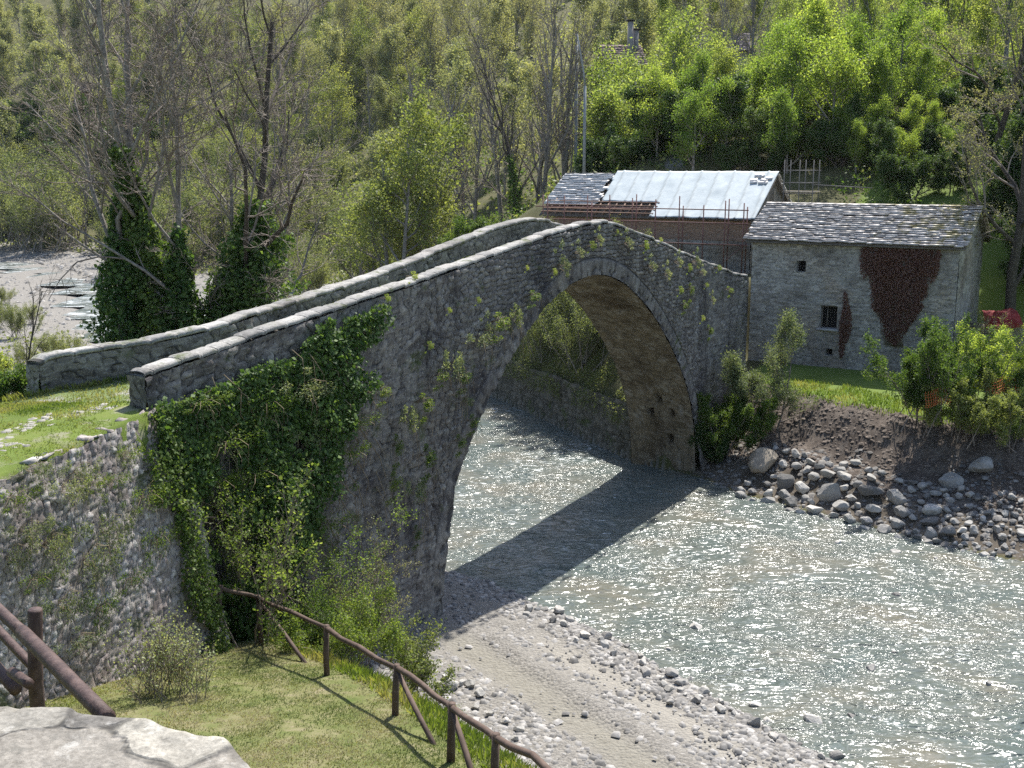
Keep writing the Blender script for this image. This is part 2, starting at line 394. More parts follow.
tn = (X-T0[0])*TN[0]+(Y-T0[1])*TN[1]; ta = (X-T0[0])*TD[0]+(Y-T0[1])*TD[1]
trk = np.exp(-((tn-.15)/.55)**4)*sst(-1.2, .5, ta)*left
trk2 = np.exp(-((tn-2.2+.2*nz)/.5)**2)*sst(0, 2.5, ta)*left
Z = Z-.06*trk-.04*trk2-.05*left*sst(-.5, 1, ta)*(np.exp(-((tn+.35+.08*nz)/.16)**2)+np.exp(-((tn-.62+.08*nz)/.16)**2))+.07*np.exp(-((tn-1.05+.2*nz)/.22)**2)*sst(-1, 1, ta)*left*gravel
gme = grid('ground', np.stack([X, Y, Z], -1), len(gx), len(gy), dict(lawn=lawn, straw=straw, rlawn=rightlawn, dirt=dirt, gravel=gravel, trk=trk, trk2=trk2, tn=tn, ta=ta))
m, nt, b, out = newmat('ground_surface'); N = NB(nt)
n1 = N.noise(.5, 6, .65); n2 = N.noise(6, 6, .7); n3 = N.noise(40, 4, .7)
col = N.ramp(n1, (.3, (.045,.05,.02)), (.5, (.075,.078,.03)), (.7, (.11,.10,.045)))
col = N.mix(N.rng(n2, .45, .7, 0, .6), col, (.10,.075,.045))
grassc = N.ramp(n1, (.3, (.085,.12,.02)), (.5, (.12,.165,.03)), (.75, (.17,.185,.05)))
grassc = N.mix(N.rng(n2, .55, .75, 0, .5), grassc, (.2,.18,.09))
patch = N.rng(N.noise(1.1, 5, .65), .56, .64)
grassc = N.mix(N.math('MULTIPLY', patch, .6), grassc, (.27,.245,.19))
strawc = N.ramp(N.noise(2.2, 6, .7), (.3, (.08,.11,.025)), (.5, (.14,.145,.055)), (.7, (.22,.19,.115)))
vor = N.n('ShaderNodeTexVoronoi'); vor.inputs['Scale'].default_value = 11; N.l(N.pos(), vor.inputs['Vector'])
vor2 = N.n('ShaderNodeTexVoronoi'); vor2.inputs['Scale'].default_value = 34; N.l(N.pos(), vor2.inputs['Vector'])
sep = N.n('ShaderNodeSeparateColor'); N.l(vor.outputs['Color'], sep.inputs[0])
sep2 = N.n('ShaderNodeSeparateColor'); N.l(vor2.outputs['Color'], sep2.inputs[0])
gravc = N.mix(.5, N.ramp(sep.outputs[0], (0, (.10,.094,.086)), (1, (.31,.29,.26))), N.ramp(sep2.outputs[0], (0, (.08,.076,.07)), (1, (.31,.29,.262))))
gravc = N.mix(N.rng(n1, .4, .65, 0, .6), gravc, (.21,.195,.17))
trkc = N.ramp(n2, (.3, (.17,.157,.13)), (.7, (.24,.225,.19)))
dirtc = N.ramp(N.noise(1.6, 6, .75), (.3, (.045,.035,.028)), (.5, (.10,.08,.065)), (.7, (.17,.145,.12)))
rl = N.ramp(n1, (.3, (.08,.12,.02)), (.7, (.14,.19,.04)))
col = N.mix(N.attr('lawn'), col, grassc)
col = N.mix(N.attr('straw'), col, strawc)
col = N.mix(N.attr('rlawn'), col, rl)
col = N.mix(N.attr('dirt'), col, dirtc)
col = N.mix(N.attr('gravel'), col, gravc)
col = N.mix(N.attr('trk'), col, trkc)
col = N.mix(N.math('MULTIPLY', N.attr('trk2'), .8), col, (.28,.26,.225))
N.l(col, b.inputs['Base Color']); b.inputs['Roughness'].default_value = .95; b.inputs['Specular IOR Level'].default_value = .2
gh = N.math('MULTIPLY', N.attr('gravel'), N.math('SUBTRACT', 1., vor.outputs['Distance']))
gh = N.math('ADD', gh, N.math('MULTIPLY', n3, .5))
trd = N.math('MULTIPLY', N.math('SINE', N.math('MULTIPLY', N.attr('ta'), 38.)), N.math('SINE', N.math('MULTIPLY', N.attr('tn'), 26.)))
nb = N.bump(gh, .8, .06); nb = N.bump(N.math('MULTIPLY', trd, N.attr('trk')), .25, .02, nb)
N.l(nb, b.inputs['Normal'])
link('ground', gme, m, kind='structure')

# ------------------------------------------------------------------ water
wx = axis(-300, -10, 26, 110, .11, 1.12); wy = axis(-40, 14, 60, 215, .11, 1.07)
WX, WY = np.meshgrid(wx, wy, indexing='ij')
fl = np.array([.62, -.78])
ua = WX*fl[0]+WY*fl[1]; un = WX*fl[1]-WY*fl[0]
wz = .055*fbm(ua*.9, un*1.5, 3, 31)+.035*(.5-np.abs(fbm(ua*2.2+3*vnoise(WX*.3, WY*.3, 5), un*3.4, 2, 37)))+.16*vnoise(ua*.22, un*.3, 41)*.5
wz = wz*np.clip(1-np.hypot((WX-8)/80, (WY-38)/70), .25, 1)
inr = np.minimum(-sdist(WX, WY, RE), sdist(WX, WY, LE))
i = np.arange(len(wx)-1)[:, None]; keep = (inr[:-1, :-1] > -2.5)
rap = sst(72, 95, WY)
wme = grid('river', np.stack([WX, WY, wz], -1), len(wx), len(wy), dict(rapid=rap), keep=keep)
m, nt, b, out = newmat('river_water'); N = NB(nt)
mp = N.n('ShaderNodeMapping'); mp.inputs['Rotation'].default_value = (0, 0, radians(51.5)); mp.inputs['Scale'].default_value = (.8, 1.7, 1); N.l(N.pos(), mp.inputs['Vector'])
v = mp.outputs[0]
c = N.ramp(N.noise(.35, 4, .6, .5), (.35, (.085,.105,.095)), (.5, (.11,.122,.106)), (.7, (.14,.132,.102)))
foam = N.noise(.5, 7, .72, 1.2, v)
ft = N.math('SUBTRACT', .69, N.math('MULTIPLY', N.attr('rapid'), .17))
fm = N.rng(N.math('SUBTRACT', foam, ft), -.03, .14)
c = N.mix(N.math('MULTIPLY', fm, .85), c, (.72,.74,.74))
fl_ = N.noise(2.6, 5, .7, 1.5, v); pm = N.rng(N.noise(.16, 3, .6, .6), .42, .62)
fl2 = N.rng(N.math('ADD', fl_, N.math('MULTIPLY', pm, .13)), .70, .76)
c = N.mix(N.math('MULTIPLY', fl2, .75), c, (.62,.65,.65)); fm = N.math('MAXIMUM', fm, fl2)
N.l(c, b.inputs['Base Color']); b.inputs['IOR'].default_value = 1.33
N.l(N.rng(fm, 0, 1, .2, .6), b.inputs['Roughness'])
calm = N.rng(N.noise(.3, 3, .6, 1.0, v), .40, .6, .12, 1.05)
def bumpv(h, st, d, prev=None):
    o_ = N.bump(h, 1., d, prev); N.l(N.math('MULTIPLY', st, 1.) , o_.node.inputs['Strength']); return o_
nb = N.bump(N.noise(1.3, 2, .5, 1.2, v), 1., .22); nb = bumpv(N.noise(3.2, 2, .5, 1.0, v), calm, .13, nb); nb = bumpv(N.noise(8, 2, .5, .5, v), calm, .022, nb)
N.l(nb, b.inputs['Normal'])
link('river', wme, m, kind='structure')

# ------------------------------------------------------------------ bridge
br = thing('stone_bridge', 'old humpbacked single arch stone bridge crossing the river', 'bridge', (0, 0, 0))
def intr(s): return np.interp(s, AS, AZ)
arclen = np.r_[0, np.cumsum(np.hypot(np.diff(AS), np.diff(AZ)))]
RING = .62
# distance of points from the arch line, for the ring of voussoirs
def ringcoord(S, Zc):
    d = np.full(S.shape, 1e9); a = np.zeros(S.shape)
    for q in range(0, len(AS), 2):
        dd = np.hypot(S-AS[q], Zc-AZ[q]); mm = dd < d; d = np.where(mm, dd, d); a = np.where(mm, arclen[q], a)
    return d, a
# columns of the near face: dense where the arch is steep
cs = [-9.6]
while cs[-1] < 24.3:
    s0 = cs[-1]; st = .075
    if -.1 < s0 < 19.1:
        sl = abs(intr(s0+.02)-intr(s0-.02))/.04; st = max(.075/math.hypot(1, sl), .012)
    cs.append(s0+st)
cs = np.array(cs)
zb = np.where((cs > 0) & (cs < 19.03), intr(cs), -.6)
bx, by = bw(cs, 0*cs); gl = zg(*bw(cs, cs*0+.6))
zb = np.where((cs <= 0) | (cs >= 19.03), np.minimum(gl-.3, 6.5), zb)
zt = ptop(cs)-.13
nr = 118
fr = np.linspace(0, 1, nr)[None, :]
S = np.repeat(cs[:, None], nr, 1); ZZ = zb[:, None]*(1-fr)+zt[:, None]*fr
# keep rows at even spacing away from the arch
ed, sid = stones(S+.05*vnoise(S*2, ZZ*2, 3), ZZ-.12*S*0, .30, .155, 11)
rd, ra = ringcoord(S, ZZ)
isr = (rd < RING) & (S > -.3) & (S < 19.4) & (ZZ > .8)
ed2, sid2 = stones(ra+np.zeros_like(ra), rd, .15, 1.4, 13)
ed = np.where(isr, np.minimum(ed2*1.0, 2*(RING-rd)), ed); sid = np.where(isr, sid2*.7, sid)
rel = sst(0, .3, ed)*(.035+.05*sid)+.05*fbm(S*.7, ZZ*.7, 3, 5)
rel = np.where(isr, .015+sst(0, .3, ed)*(.035+.04*sid2), rel)
# batter of the left abutment and the pier foot
bat = .35*sst(6, 0, ZZ)*(S < 1)+.25*sst(2.2, .2, ZZ)*(S > 18)
px, py2 = bw(S, rel+bat)
link('spandrel_wall', grid('spandrel_wall', np.stack([px, py2, ZZ], -1), len(cs), nr, dict(stone=sid, joint=ed)), M['bridge'], br)
# end of the near parapet wall and the river side faces
def facegrid(name, fP, U, V, cw, ch, mat, parent, depth=.05, k=1, smooth=True, extra=None):
    """fP(u,v,r)->xyz ; stone relief along r"""
    UU, VV = np.meshgrid(U, V, indexing='ij'); e, sd = stones(UU, VV, cw, ch, k)
    r = sst(0, .3, e)*depth*(.5+sd)+.6*depth*fbm(UU*.9, VV*.9, 3, k+3)
    if extra is not None: r = r+extra(UU, VV)
    return link(name, grid(name, np.stack(fP(UU, VV, r), -1), len(U), len(V), dict(stone=sd, joint=e), None, smooth), mat, parent)
ar = lambda a, b, st: np.linspace(a, b, max(2, int(round(abs(b-a)/st))+1))
# far outer face (plain resolution, same stone)
cs2 = cs[::3]; zb2 = np.where((cs2 > 0) & (cs2 < 19.03), intr(cs2), np.minimum(zg(*bw(cs2, cs2*0-3.6))-.3, 6.5)); zt2 = np.minimum(ptop(cs2)-1.0, np.where(cs2 < -4, ptop(-4.)-2.2, 99))
S2 = np.repeat(cs2[:, None], 50, 1); f2 = np.linspace(0, 1, 50)[None, :]; Z2 = zb2[:, None]*(1-f2)+zt2[:, None]*f2
e2, sd2 = stones(S2, Z2, .3, .16, 17); q1, q2 = bw(S2, -3.0-sst(0, .3, e2)*.05)
link('spandrel_wall', grid('spandrel_wall_b', np.stack([q1, q2, Z2], -1), len(cs2), 50, dict(stone=sd2, joint=e2)), M['bridge'], br)
# vault
ai = np.unique(np.r_[np.arange(0, len(AS), 1)]); 
AL = np.interp(np.arange(0, arclen[-1], .085), arclen, np.arange(len(AS)))
vs = np.interp(AL, np.arange(len(AS)), AS); vz = np.interp(AL, np.arange(len(AS)), AZ); vn = ar(-3.02, .02, .08)
UU, VV = np.meshgrid(np.arange(len(AL))*.085, vn, indexing='ij')
e, sd = stones(VV, UU, .42, .15, 23)
tx = np.gradient(vs); tz = np.gradient(vz); tl = np.hypot(tx, tz); nx, nz2 = tz/tl, -tx/tl   # into the opening
r = sst(0, .3, e)*.035*(.4+sd)+.02*fbm(UU, VV, 3, 4)
# put-log holes in the right springing
hole = np.zeros_like(r)
for hu, hv in ((arclen[-1]-3.2, -1.9), (arclen[-1]-3.3, -.9), (arclen[-1]-3.9, -1.4), (arclen[-1]-2.0, -1.1)):
    hole = np.maximum(hole, ((np.abs(UU-hu) < .2) & (np.abs(VV-hv) < .12)).astype(float))
r = r-hole*.35
e = np.where(hole > 0, 0, e)
SS = vs[:, None]+nx[:, None]*r; ZV = vz[:, None]+nz2[:, None]*r
q1, q2 = bw(SS, VV)
link('vault', grid('vault', np.stack([q1, q2, ZV], -1), len(AL), len(vn), dict(stone=sd, joint=e)), M['soffit'], br)
# parapets: inner faces, coping and ends
cp = ar(-9.6, 24.3, .08)
def coping(name, U, ninner, nouter, ztop, k, z_extra=0):
    """slab strip on the top of a parapet: a closed bar with uneven slabs"""
    prof = np.array([(0, -.09), (-.02, -.05), (-.0, -.01), (.25, .015), (.5, .02), (.75, .015), (1.01, 0), (1.02, -.05), (1., -.09), (.5, -.1), (0, -.09)])
    Uu = np.repeat(U[:, None], len(prof), 1); seg = np.floor(U/.55+.3*np.sin(U*1.7)); fr_ = hash2(seg, seg*0+1, k)
    dz = (fr_-.5)*.05+.03*vnoise(U*2.2, U*0, k); dn = (hash2(seg, seg*0+2, k)-.5)*.05+.03*vnoise(U*1.5, U*0+4, k)
    edge = np.r_[1, np.abs(np.diff(seg)) > 0].astype(float); jj = np.where(edge > 0, 0., 1.)
    NN = nouter[:, None]+(ninner-nouter)[:, None]*prof[None, :, 0]+dn[:, None]
    ZC = ztop[:, None]+prof[None, :, 1]+dz[:, None]-.035*edge[:, None]
    ZC = ZC+.012*vnoise(Uu*6, NN*6, k+1)
    a, b_ = bw(Uu, NN)
    me = grid(name, np.stack([a, b_, ZC], -1), len(U), len(prof), dict(stone=np.repeat(fr_[:, None], len(prof), 1), joint=np.repeat(jj[:, None], len(prof), 1)*.5), None, False)
    return me
deck = lambda s: ptop(s)-.88
par1 = facegrid('parapet', lambda u, v, r: (*bw(u, -.38-r), ptop(u)-.12-v*.8), cp, ar(0, 1, .085), .28, .17, M['parapet'], br, .05, 31)
par1['label'] = 'near side parapet of rough rubble'
link('coping', coping('coping', cp, cp*0-.40, cp*0+.02, ptop(cp), 3), M['coping'], par1)
facegrid('end_face', lambda u, v, r: (*bw(24.3+r, u), ptop(24.3)-.1-v), ar(-3.0, .06, .1), ar(0, 5.5, .1), .3, .17, M['bridge'], br, .04, 34)
facegrid('end_face', lambda u, v, r: (*bw(-9.6-r, u), 8.85-.1-v), ar(-.45, .06, .07), ar(0, 1.6, .08), .26, .17, M['parapet'], par1, .04, 33)
# far parapet, flaring outwards at its left end
fs = ar(-8.7, 24.2, .08)
def flare(s): return -2.6-2.75*(sst(-4.6, -10.2, s))**1.2
def ftop(s): return ptop(s)-.3*sst(10, 0, s)-.06*sst(-4, -7.5, s)-.5*sst(-8.3, -9.7, s)
par2 = facegrid('parapet', lambda u, v, r: (*bw(u, flare(u)+r), ftop(u)-.1-v), fs, ar(0, 1.05, .085), .28, .17, M['parapet'], br, .05, 37)
par2['label'] = 'far side parapet flaring out to the lawn'
facegrid('outer_face', lambda u, v, r: (*bw(u, flare(u)-.42-r), ftop(u)-.1-v), ar(-8.7, 24.2, .16), ar(0, 1.6, .16), .28, .17, M['parapet'], par2, .03, 39)
link('coping', coping('coping_b', fs, flare(fs)+.04, flare(fs)-.46, ftop(fs), 5), M['coping'], par2)
facegrid('end_face', lambda u, v, r: (*bw(-8.7-r-.06*np.sin((u+.0)*7), flare(np.array(-8.7))-.44+u), ftop(np.array(-8.7))-.1-v), ar(0, .46, .07), ar(0, 1.2, .08), .26, .17, M['parapet'], par2, .05, 41)
# roadway between the parapets
du = ar(-11.5, 25.5, .2); dn_ = ar(-4.9, -.4, .15)
DU, DN = np.meshgrid(du, dn_, indexing='ij'); DZ = ptop(DU)-.80+.04*fbm(DU*2, DN*2, 3, 6)-.42*sst(-3, -8, DU)-.7*sst(-9.2, -10.6, DU)
DNc = np.maximum(DN, np.minimum(flare(DU)-.1, -2.4)); q1, q2 = bw(DU, DNc); e, sd = stones(DU, DN, .35, .3, 44)
M['deck'] = mat_stone('deck_cobbles', [(.25,.24,.22),(.34,.33,.3)], (.10,.13,.035), moss=1.1, mosscol=(.11,.16,.03), relief=.03)
link('roadway', grid('roadway', np.stack([q1, q2, DZ], -1), len(du), len(dn_), dict(stone=sd, joint=e)), M['deck'], br)

# ------------------------------------------------------------------ retaining wall left
wl = thing('retaining_wall', 'battered rubble stone retaining wall below the upper lawn', 'wall')
wp0 = np.array([-12.6, 8.0]); wp1 = np.array([-8.7, 18.6]); wp2 = np.array([-7.3, 22.55])
def wplan(u):  # u = metres back from the bridge corner
    L2 = np.linalg.norm(wp2-wp1); t = u/L2
    x = np.where(u < L2, wp2[0]+(wp1[0]-wp2[0])*t, wp1[0]+(wp0[0]-wp1[0])*(u-L2)/np.linalg.norm(wp0-wp1))
    y = np.where(u < L2, wp2[1]+(wp1[1]-wp2[1])*t, wp1[1]+(wp0[1]-wp1[1])*(u-L2)/np.linalg.norm(wp0-wp1))
    return x, y
wn = np.array([.943, -.333])
def wtop(u): return 7.72+.04*(4.2-u).clip(0)*2+.07*vnoise(u*1.6, u*0, 8)+.05*vnoise(u*5, u*0, 9)
def wallP(u, v, r):
    x, y = wplan(u); z0 = wtop(u); z = z0-v*(z0-2.0)
    o = (z0-z)*.2+r*1.0+.1*fbm(u*.5, v*2, 2, 3)
    return x+wn[0]*o, y+wn[1]*o, z
facegrid('wall_face', wallP, ar(-.6, 13, .042), ar(0, 1, .0075), .155, .022, M['rwall'], wl, .036, 51)
mb = MB()
for k in range(26):                      # loose capping stones
    u = 13*random.random(); x, y = wplan(np.array(u)); a = random.uniform(0, 3)
    Mz = np.array([[cos(a), -sin(a), 0], [sin(a), cos(a), 0], [0, 0, 1]])
    mb.box((float(x)-.18, float(y)+.05, float(wtop(np.array(u)))-.02), (random.uniform(.15, .5), random.uniform(.15, .34), random.uniform(.06, .16)), Mz, random.random(), .03)
cm = mb.me('capping'); a_ = cm.attributes.new('stone', 'FLOAT', 'POINT'); a_.data.foreach_set('value', np.concatenate(mb.a).astype(np.float32))
j_ = cm.attributes.new('joint', 'FLOAT', 'POINT'); j_.data.foreach_set('value', np.ones(len(cm.vertices), np.float32))
link('capping', cm, M['rwall'], wl)

# far river wall seen through the arch
rw = [np.array(p) for p in ((7.2, 47.6), (5.6, 48.4), (2.2, 55.8), (-1.27, 63.6), (-4.6, 71.5))]
cl = np.r_[0, np.cumsum([np.linalg.norm(b-a) for a, b in zip(rw[:-1], rw[1:])])]
def rwP(u, v, r):
    x = np.interp(u, cl, [p[0] for p in rw]); y = np.interp(u, cl, [p[1] for p in rw]); zt_ = 2.5+.12*vnoise(u*.8, u*0, 2)
    o = r+v*.12; return x-.9*o+.12, y-.42*o, zt_-v*(zt_+.6)
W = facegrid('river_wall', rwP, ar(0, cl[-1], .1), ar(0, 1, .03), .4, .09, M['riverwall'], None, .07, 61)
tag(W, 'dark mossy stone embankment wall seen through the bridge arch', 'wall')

# ------------------------------------------------------------------ foreground parapet slab
sl = thing('stone_parapet', 'pale flagstone topped wall end in the near corner beside the log fence', 'wall')
def slab_edge(x):   # far edge of the top, as y for each x
    return np.interp(x, [-4, -1.8, -1.15, -.86, -.66, -.54, -.47], [3.05, 2.72, 2.60, 2.53, 2.42, 2.24, 1.2])
sxs = ar(-3.2, -.47, .014); svs = ar(0, 1, .014)
def slabP(u, v, r):
    y1 = slab_edge(u)+.025*vnoise(u*9, u*0, 4); y0 = 1.15
    rnd = -.05*sst(.965, 1, v)**2-.05*sst(-.53, -.47, u)
    return u, y0+(y1-y0)*v, 11.7+r+rnd
UU, VV = np.meshgrid(sxs, svs, indexing='ij')
xs_, ys_ = UU, 1.15+(slab_edge(UU)-1.15)*VV
e, sd = stones(xs_*.85+ys_*.5+.09*fbm(xs_*5, ys_*5, 4, 2), ys_*.85-xs_*.5+.09*fbm(xs_*5, ys_*5, 4, 6), .40, .26, 71)
cr_ = np.abs(fbm(xs_*2.2+9, ys_*2.2, 4, 19)); ck = sst(.03, .0, cr_)
r = -sst(.1, .4, e)*.014*sd+.007*fbm(xs_*5, ys_*5, 4, 7)+.006*fbm(xs_*22, ys_*22, 3, 8)-.02*ck
link('capping', grid('slab', np.stack(slabP(UU, VV, r), -1), len(sxs), len(svs), dict(stone=sd, joint=np.where(e < .05, np.maximum(e, .05*sst(.05, -.1, vnoise(xs_*3, ys_*3, 77))), e)*(1-.8*ck))), M['slab'], sl)
def slfP(u, v, r):
    x = np.interp(u, [0, 2.73, 4.0], [-3.2, -.49, -.49]); y = np.where(u < 2.73, slab_edge(x)-.02, slab_edge(np.array(-.49))-(u-2.73))
    return x+np.where(u >= 2.73, r, 0), y+np.where(u < 2.73, r, 0), 11.66-v
facegrid('wall_face', slfP, ar(0, 4.0, .03), ar(0, 2.2, .03), .3, .18, M['rwall'], sl, .03, 73)

# ------------------------------------------------------------------ boxes and buildings
def rotm(a): return np.array([[cos(a), -sin(a), 0], [sin(a), cos(a), 0], [0, 0, 1]])
def hp(u, q, z): return np.stack([H0[0]+HD[0]*np.asarray(u, float)+HN[0]*np.asarray(q, float), H0[1]+HD[1]*np.asarray(u, float)+HN[1]*np.asarray(q, float), np.asarray(z, float)+0*np.asarray(u, float)], -1)
HM = np.array([[HD[0], HN[0], 0], [HD[1], HN[1], 0], [0, 0, 1]])
house = thing('stone_house', 'old two storey stone house with moss flecked slate roof beside the bridge', 'house')
HL, HW, HE, HR, HB = 10.0, 6.0, 9.35, 10.95, 2.6
ops = [(3.65, 4.5, 5.0, 6.15), (4.0, 4.35, 3.65, 4.0), (2.3, 2.8, 7.75, 8.3)]
def wall_with_holes(name, U0, U1, topf, ops, place, parent, k, mat, base=HB, step=.075):
    us = np.unique(np.round(np.r_[ar(U0, U1, step), [o[0] for o in ops], [o[1] for o in ops]], 4))
    vs_ = np.unique(np.round(np.r_[ar(base, topf(np.array((U0+U1)/2.)).item() if False else HE, step), [o[2] for o in ops], [o[3] for o in ops]], 4))
    UU, VV = np.meshgrid(us, vs_, indexing='ij'); VT = base+(VV-base)*(topf(UU)-base)/(HE-base) if topf else VV
    e, sd = stones(UU, VT, .34, .12, k); r = sst(0, .3, e)*.03*(.4+sd)+.03*fbm(UU*.8, VT*.8, 3, k)
    uc = (UU[:-1, :-1]+UU[1:, 1:])/2; vc = (VV[:-1, :-1]+VV[1:, 1:])/2; keep = np.ones(uc.shape, bool)
    for o in ops: keep &= ~((uc > o[0]) & (uc < o[1]) & (vc > o[2]) & (vc < o[3]))
    return link(name, grid(name, place(UU, VT, r), len(us), len(vs_), dict(stone=sd, joint=e), keep), mat, parent)
flat = lambda u: np.full(np.shape(u), HE)
gab = lambda q: HE+(HR-HE)*(1-np.abs(q-HW/2)/(HW/2))
fw = wall_with_holes('wall', 0, HL, flat, ops, lambda u, v, r: hp(u, -r, v), house, 81, M['house'])
wall_with_holes('wall', 0, HW, gab, [], lambda u, v, r: hp(HL+r, u, v), house, 83, M['house'])
wall_with_holes('wall', 0, HW, gab, [], lambda u, v, r: hp(-r, u, v), house, 85, M['house'], step=.15)
wall_with_holes('wall', 0, HL, flat, [], lambda u, v, r: hp(u, HW+r, v), house, 87, M['house'], step=.2)
M['dark'] = mat_plain('dark_interior', (.012,.011,.01), (.03,.027,.024), 3, .9)
M['oldwood'] = mat_plain('old_grey_wood', (.09,.075,.06), (.19,.165,.14), 7, .85, tint=.3)
M['sill'] = mat_plain('sill_stone', (.3,.29,.27), (.42,.4,.38), 9, .9)
for o in ops:
    mb = MB(); u0, u1, v0, v1 = o
    for (a, b_) in (((u0, v0), (u0, v1)), ((u1, v1), (u1, v0)), ((u0, v1), (u1, v1)), ((u1, v0), (u0, v0))):
        mb.add([hp(a[0], -.03, a[1]), hp(b_[0], -.03, b_[1]), hp(b_[0], .5, b_[1]), hp(a[0], .5, a[1])], [[0, 1, 2, 3]], .5)
    wd = link('window', mb.me('window'), M['sill'], house)
    MB().add([hp(u0-.1, .48, v0-.1), hp(u1+.1, .48, v0-.1), hp(u1+.1, .48, v1+.1), hp(u0-.1, .48, v1+.1)], [[0, 1, 2, 3]]).obj('opening', M['dark'], wd)
    if u1-u0 > .7:
        fm_ = MB()
        for c_, sz in ((hp(u0+.04, .2, (v0+v1)/2), (.07, .07, v1-v0)), (hp(u1-.04, .2, (v0+v1)/2), (.07, .07, v1-v0)), (hp((u0+u1)/2, .2, v1-.04), (u1-u0-.1, .06, .07)), (hp(u0+.3, .22, (v0+v1)/2), (.05, .05, v1-v0-.1))):
            fm_.box(c_, sz, HM, .5)
        fm_.obj('frame', M['oldwood'], wd)
        MB().box(hp((u0+u1)/2, -.05, v0-.06), (u1-u0+.3, .2, .1), HM, .5).obj('sill', M['sill'], wd)
# slate roofs built slab by slab
def mat_slate(name, cols, moss):
    m, nt, b, out = newmat(name); N = NB(nt)
    col = N.ramp(N.attr('tint'), *[(i/(len(cols)-1), c) for i, c in enumerate(cols)])
    col = N.mix(.8, col, N.ramp(N.noise(9, 6, .75), (.3, (.55, .55, .56)), (.7, (1.35, 1.33, 1.3))), 'MULTIPLY')
    if moss:
        mo = N.noise(1.4, 6, .75, .3); sx_ = N.n('ShaderNodeSeparateXYZ'); N.l(N.pos(), sx_.inputs[0])
        e_ = N.rng(sx_.outputs[0], 15, 20.5, -.08, .12)
        col = N.mix(N.rng(N.math('ADD', mo, e_), .58, .68, 0, .85), col, (.20,.16,.03))
        col = N.mix(N.rng(N.noise(3.1, 5, .7), .62, .7, 0, .6), col, (.08,.075,.06))
    N.l(col, b.inputs['Base Color']); N.l(N.rng(N.attr('tint'), 0, 1, .48, .58), b.inputs['Roughness']); b.inputs['Specular IOR Level'].default_value = .6
    N.l(N.bump(N.noise(12, 5, .7), .5, .02), b.inputs['Normal']); return m
M['slate'] = mat_slate('stone_slate', [(.25,.22,.195),(.37,.335,.305),(.48,.44,.405),(.32,.285,.26)], True)
M['slate2'] = mat_slate('pale_slate', [(.42,.395,.375),(.54,.515,.49),(.6,.58,.555)], False)
def slate_roof(mb, O, eu, ev, en, L, Wd, row, wmin, wmax, th=.035, skip=None):
    """O lower-left corner; eu along eave, ev up the slope, en outward normal"""
    nrow = int(math.ceil(Wd/row))
    for rr_ in range(nrow):
        p = -random.uniform(0, .3); v0 = rr_*row
        while p < L:
            w = random.uniform(wmin, wmax); l_ = row*1.55+random.uniform(-.04, .06)
            u0, u1 = max(p, -.12), min(p+w, L+.1)
            p += w+.008
            if u1-u0 < .08: continue
            if skip and skip((u0+u1)/2, v0): continue
            vv0 = v0+random.uniform(-.05, .05); vv1 = min(vv0+l_, Wd+.05)
            h0 = .07+random.uniform(0, .02); h1 = .012
            t_ = th+random.uniform(-.008, .018); sk = random.uniform(-.03, .03)
            P = [(u0, vv0+sk, h0), (u1, vv0-sk, h0+random.uniform(-.005, .005)), (u1, vv1, h1), (u0, vv1, h1)]
            top = [O+eu*a+ev*b_+en*(c_+t_) for a, b_, c_ in P]; bot = [O+eu*a+ev*b_+en*c_ for a, b_, c_ in P]
            mb.add(top+bot, [[0,1,2,3],[7,6,5,4],[0,4,5,1],[1,5,6,2],[2,6,7,3],[3,7,4,0]], random.random())
def roof_frame(mb, P4, th=.08):
    P4 = [np.array(p) for p in P4]; n = np.cross(P4[1]-P4[0], P4[3]-P4[0]); n /= np.linalg.norm(n)
    mb.add(P4+[p-n*th for p in P4], [[0,1,2,3],[7,6,5,4],[0,4,5,1],[1,5,6,2],[2,6,7,3],[3,7,4,0]], .3)
eu3 = np.array([HD[0], HD[1], 0]); hn3 = np.array([HN[0], HN[1], 0])
def two_slopes(parent, place, L, W, E, R, ov, row, wmin, wmax, mat, skip=None, over_u=.3, u0=0.):
    mb = MB(); und = MB(); k = (R-E)/(W/2)
    for sgn in (0, 1):
        q0 = -ov if sgn == 0 else W+ov; O = place(u0-over_u, q0, E-ov*k+.02); 
        top = place(u0-over_u, W/2, R+.02); ev = top-O; Wd = np.linalg.norm(ev); ev = ev/Wd
        en = np.cross(eu3, ev); en = en if en[2] > 0 else -en
        slate_roof(mb, O+en*.05, eu3, ev, en, L+2*over_u, Wd, row, wmin, wmax, skip=skip if sgn == 0 else None)
        roof_frame(und, [O, O+eu3*(L+2*over_u), top+eu3*(L+2*over_u), top] if sgn == 0 else [O+eu3*(L+2*over_u), O, top, top+eu3*(L+2*over_u)], .06)
    r_ = link('roof', und.me('roof'), M['oldwood'], parent); mb.obj('slates', mat, r_); return r_
two_slopes(house, hp, HL, HW, HE, HR, .35, .2, .25, .75, M['slate'])

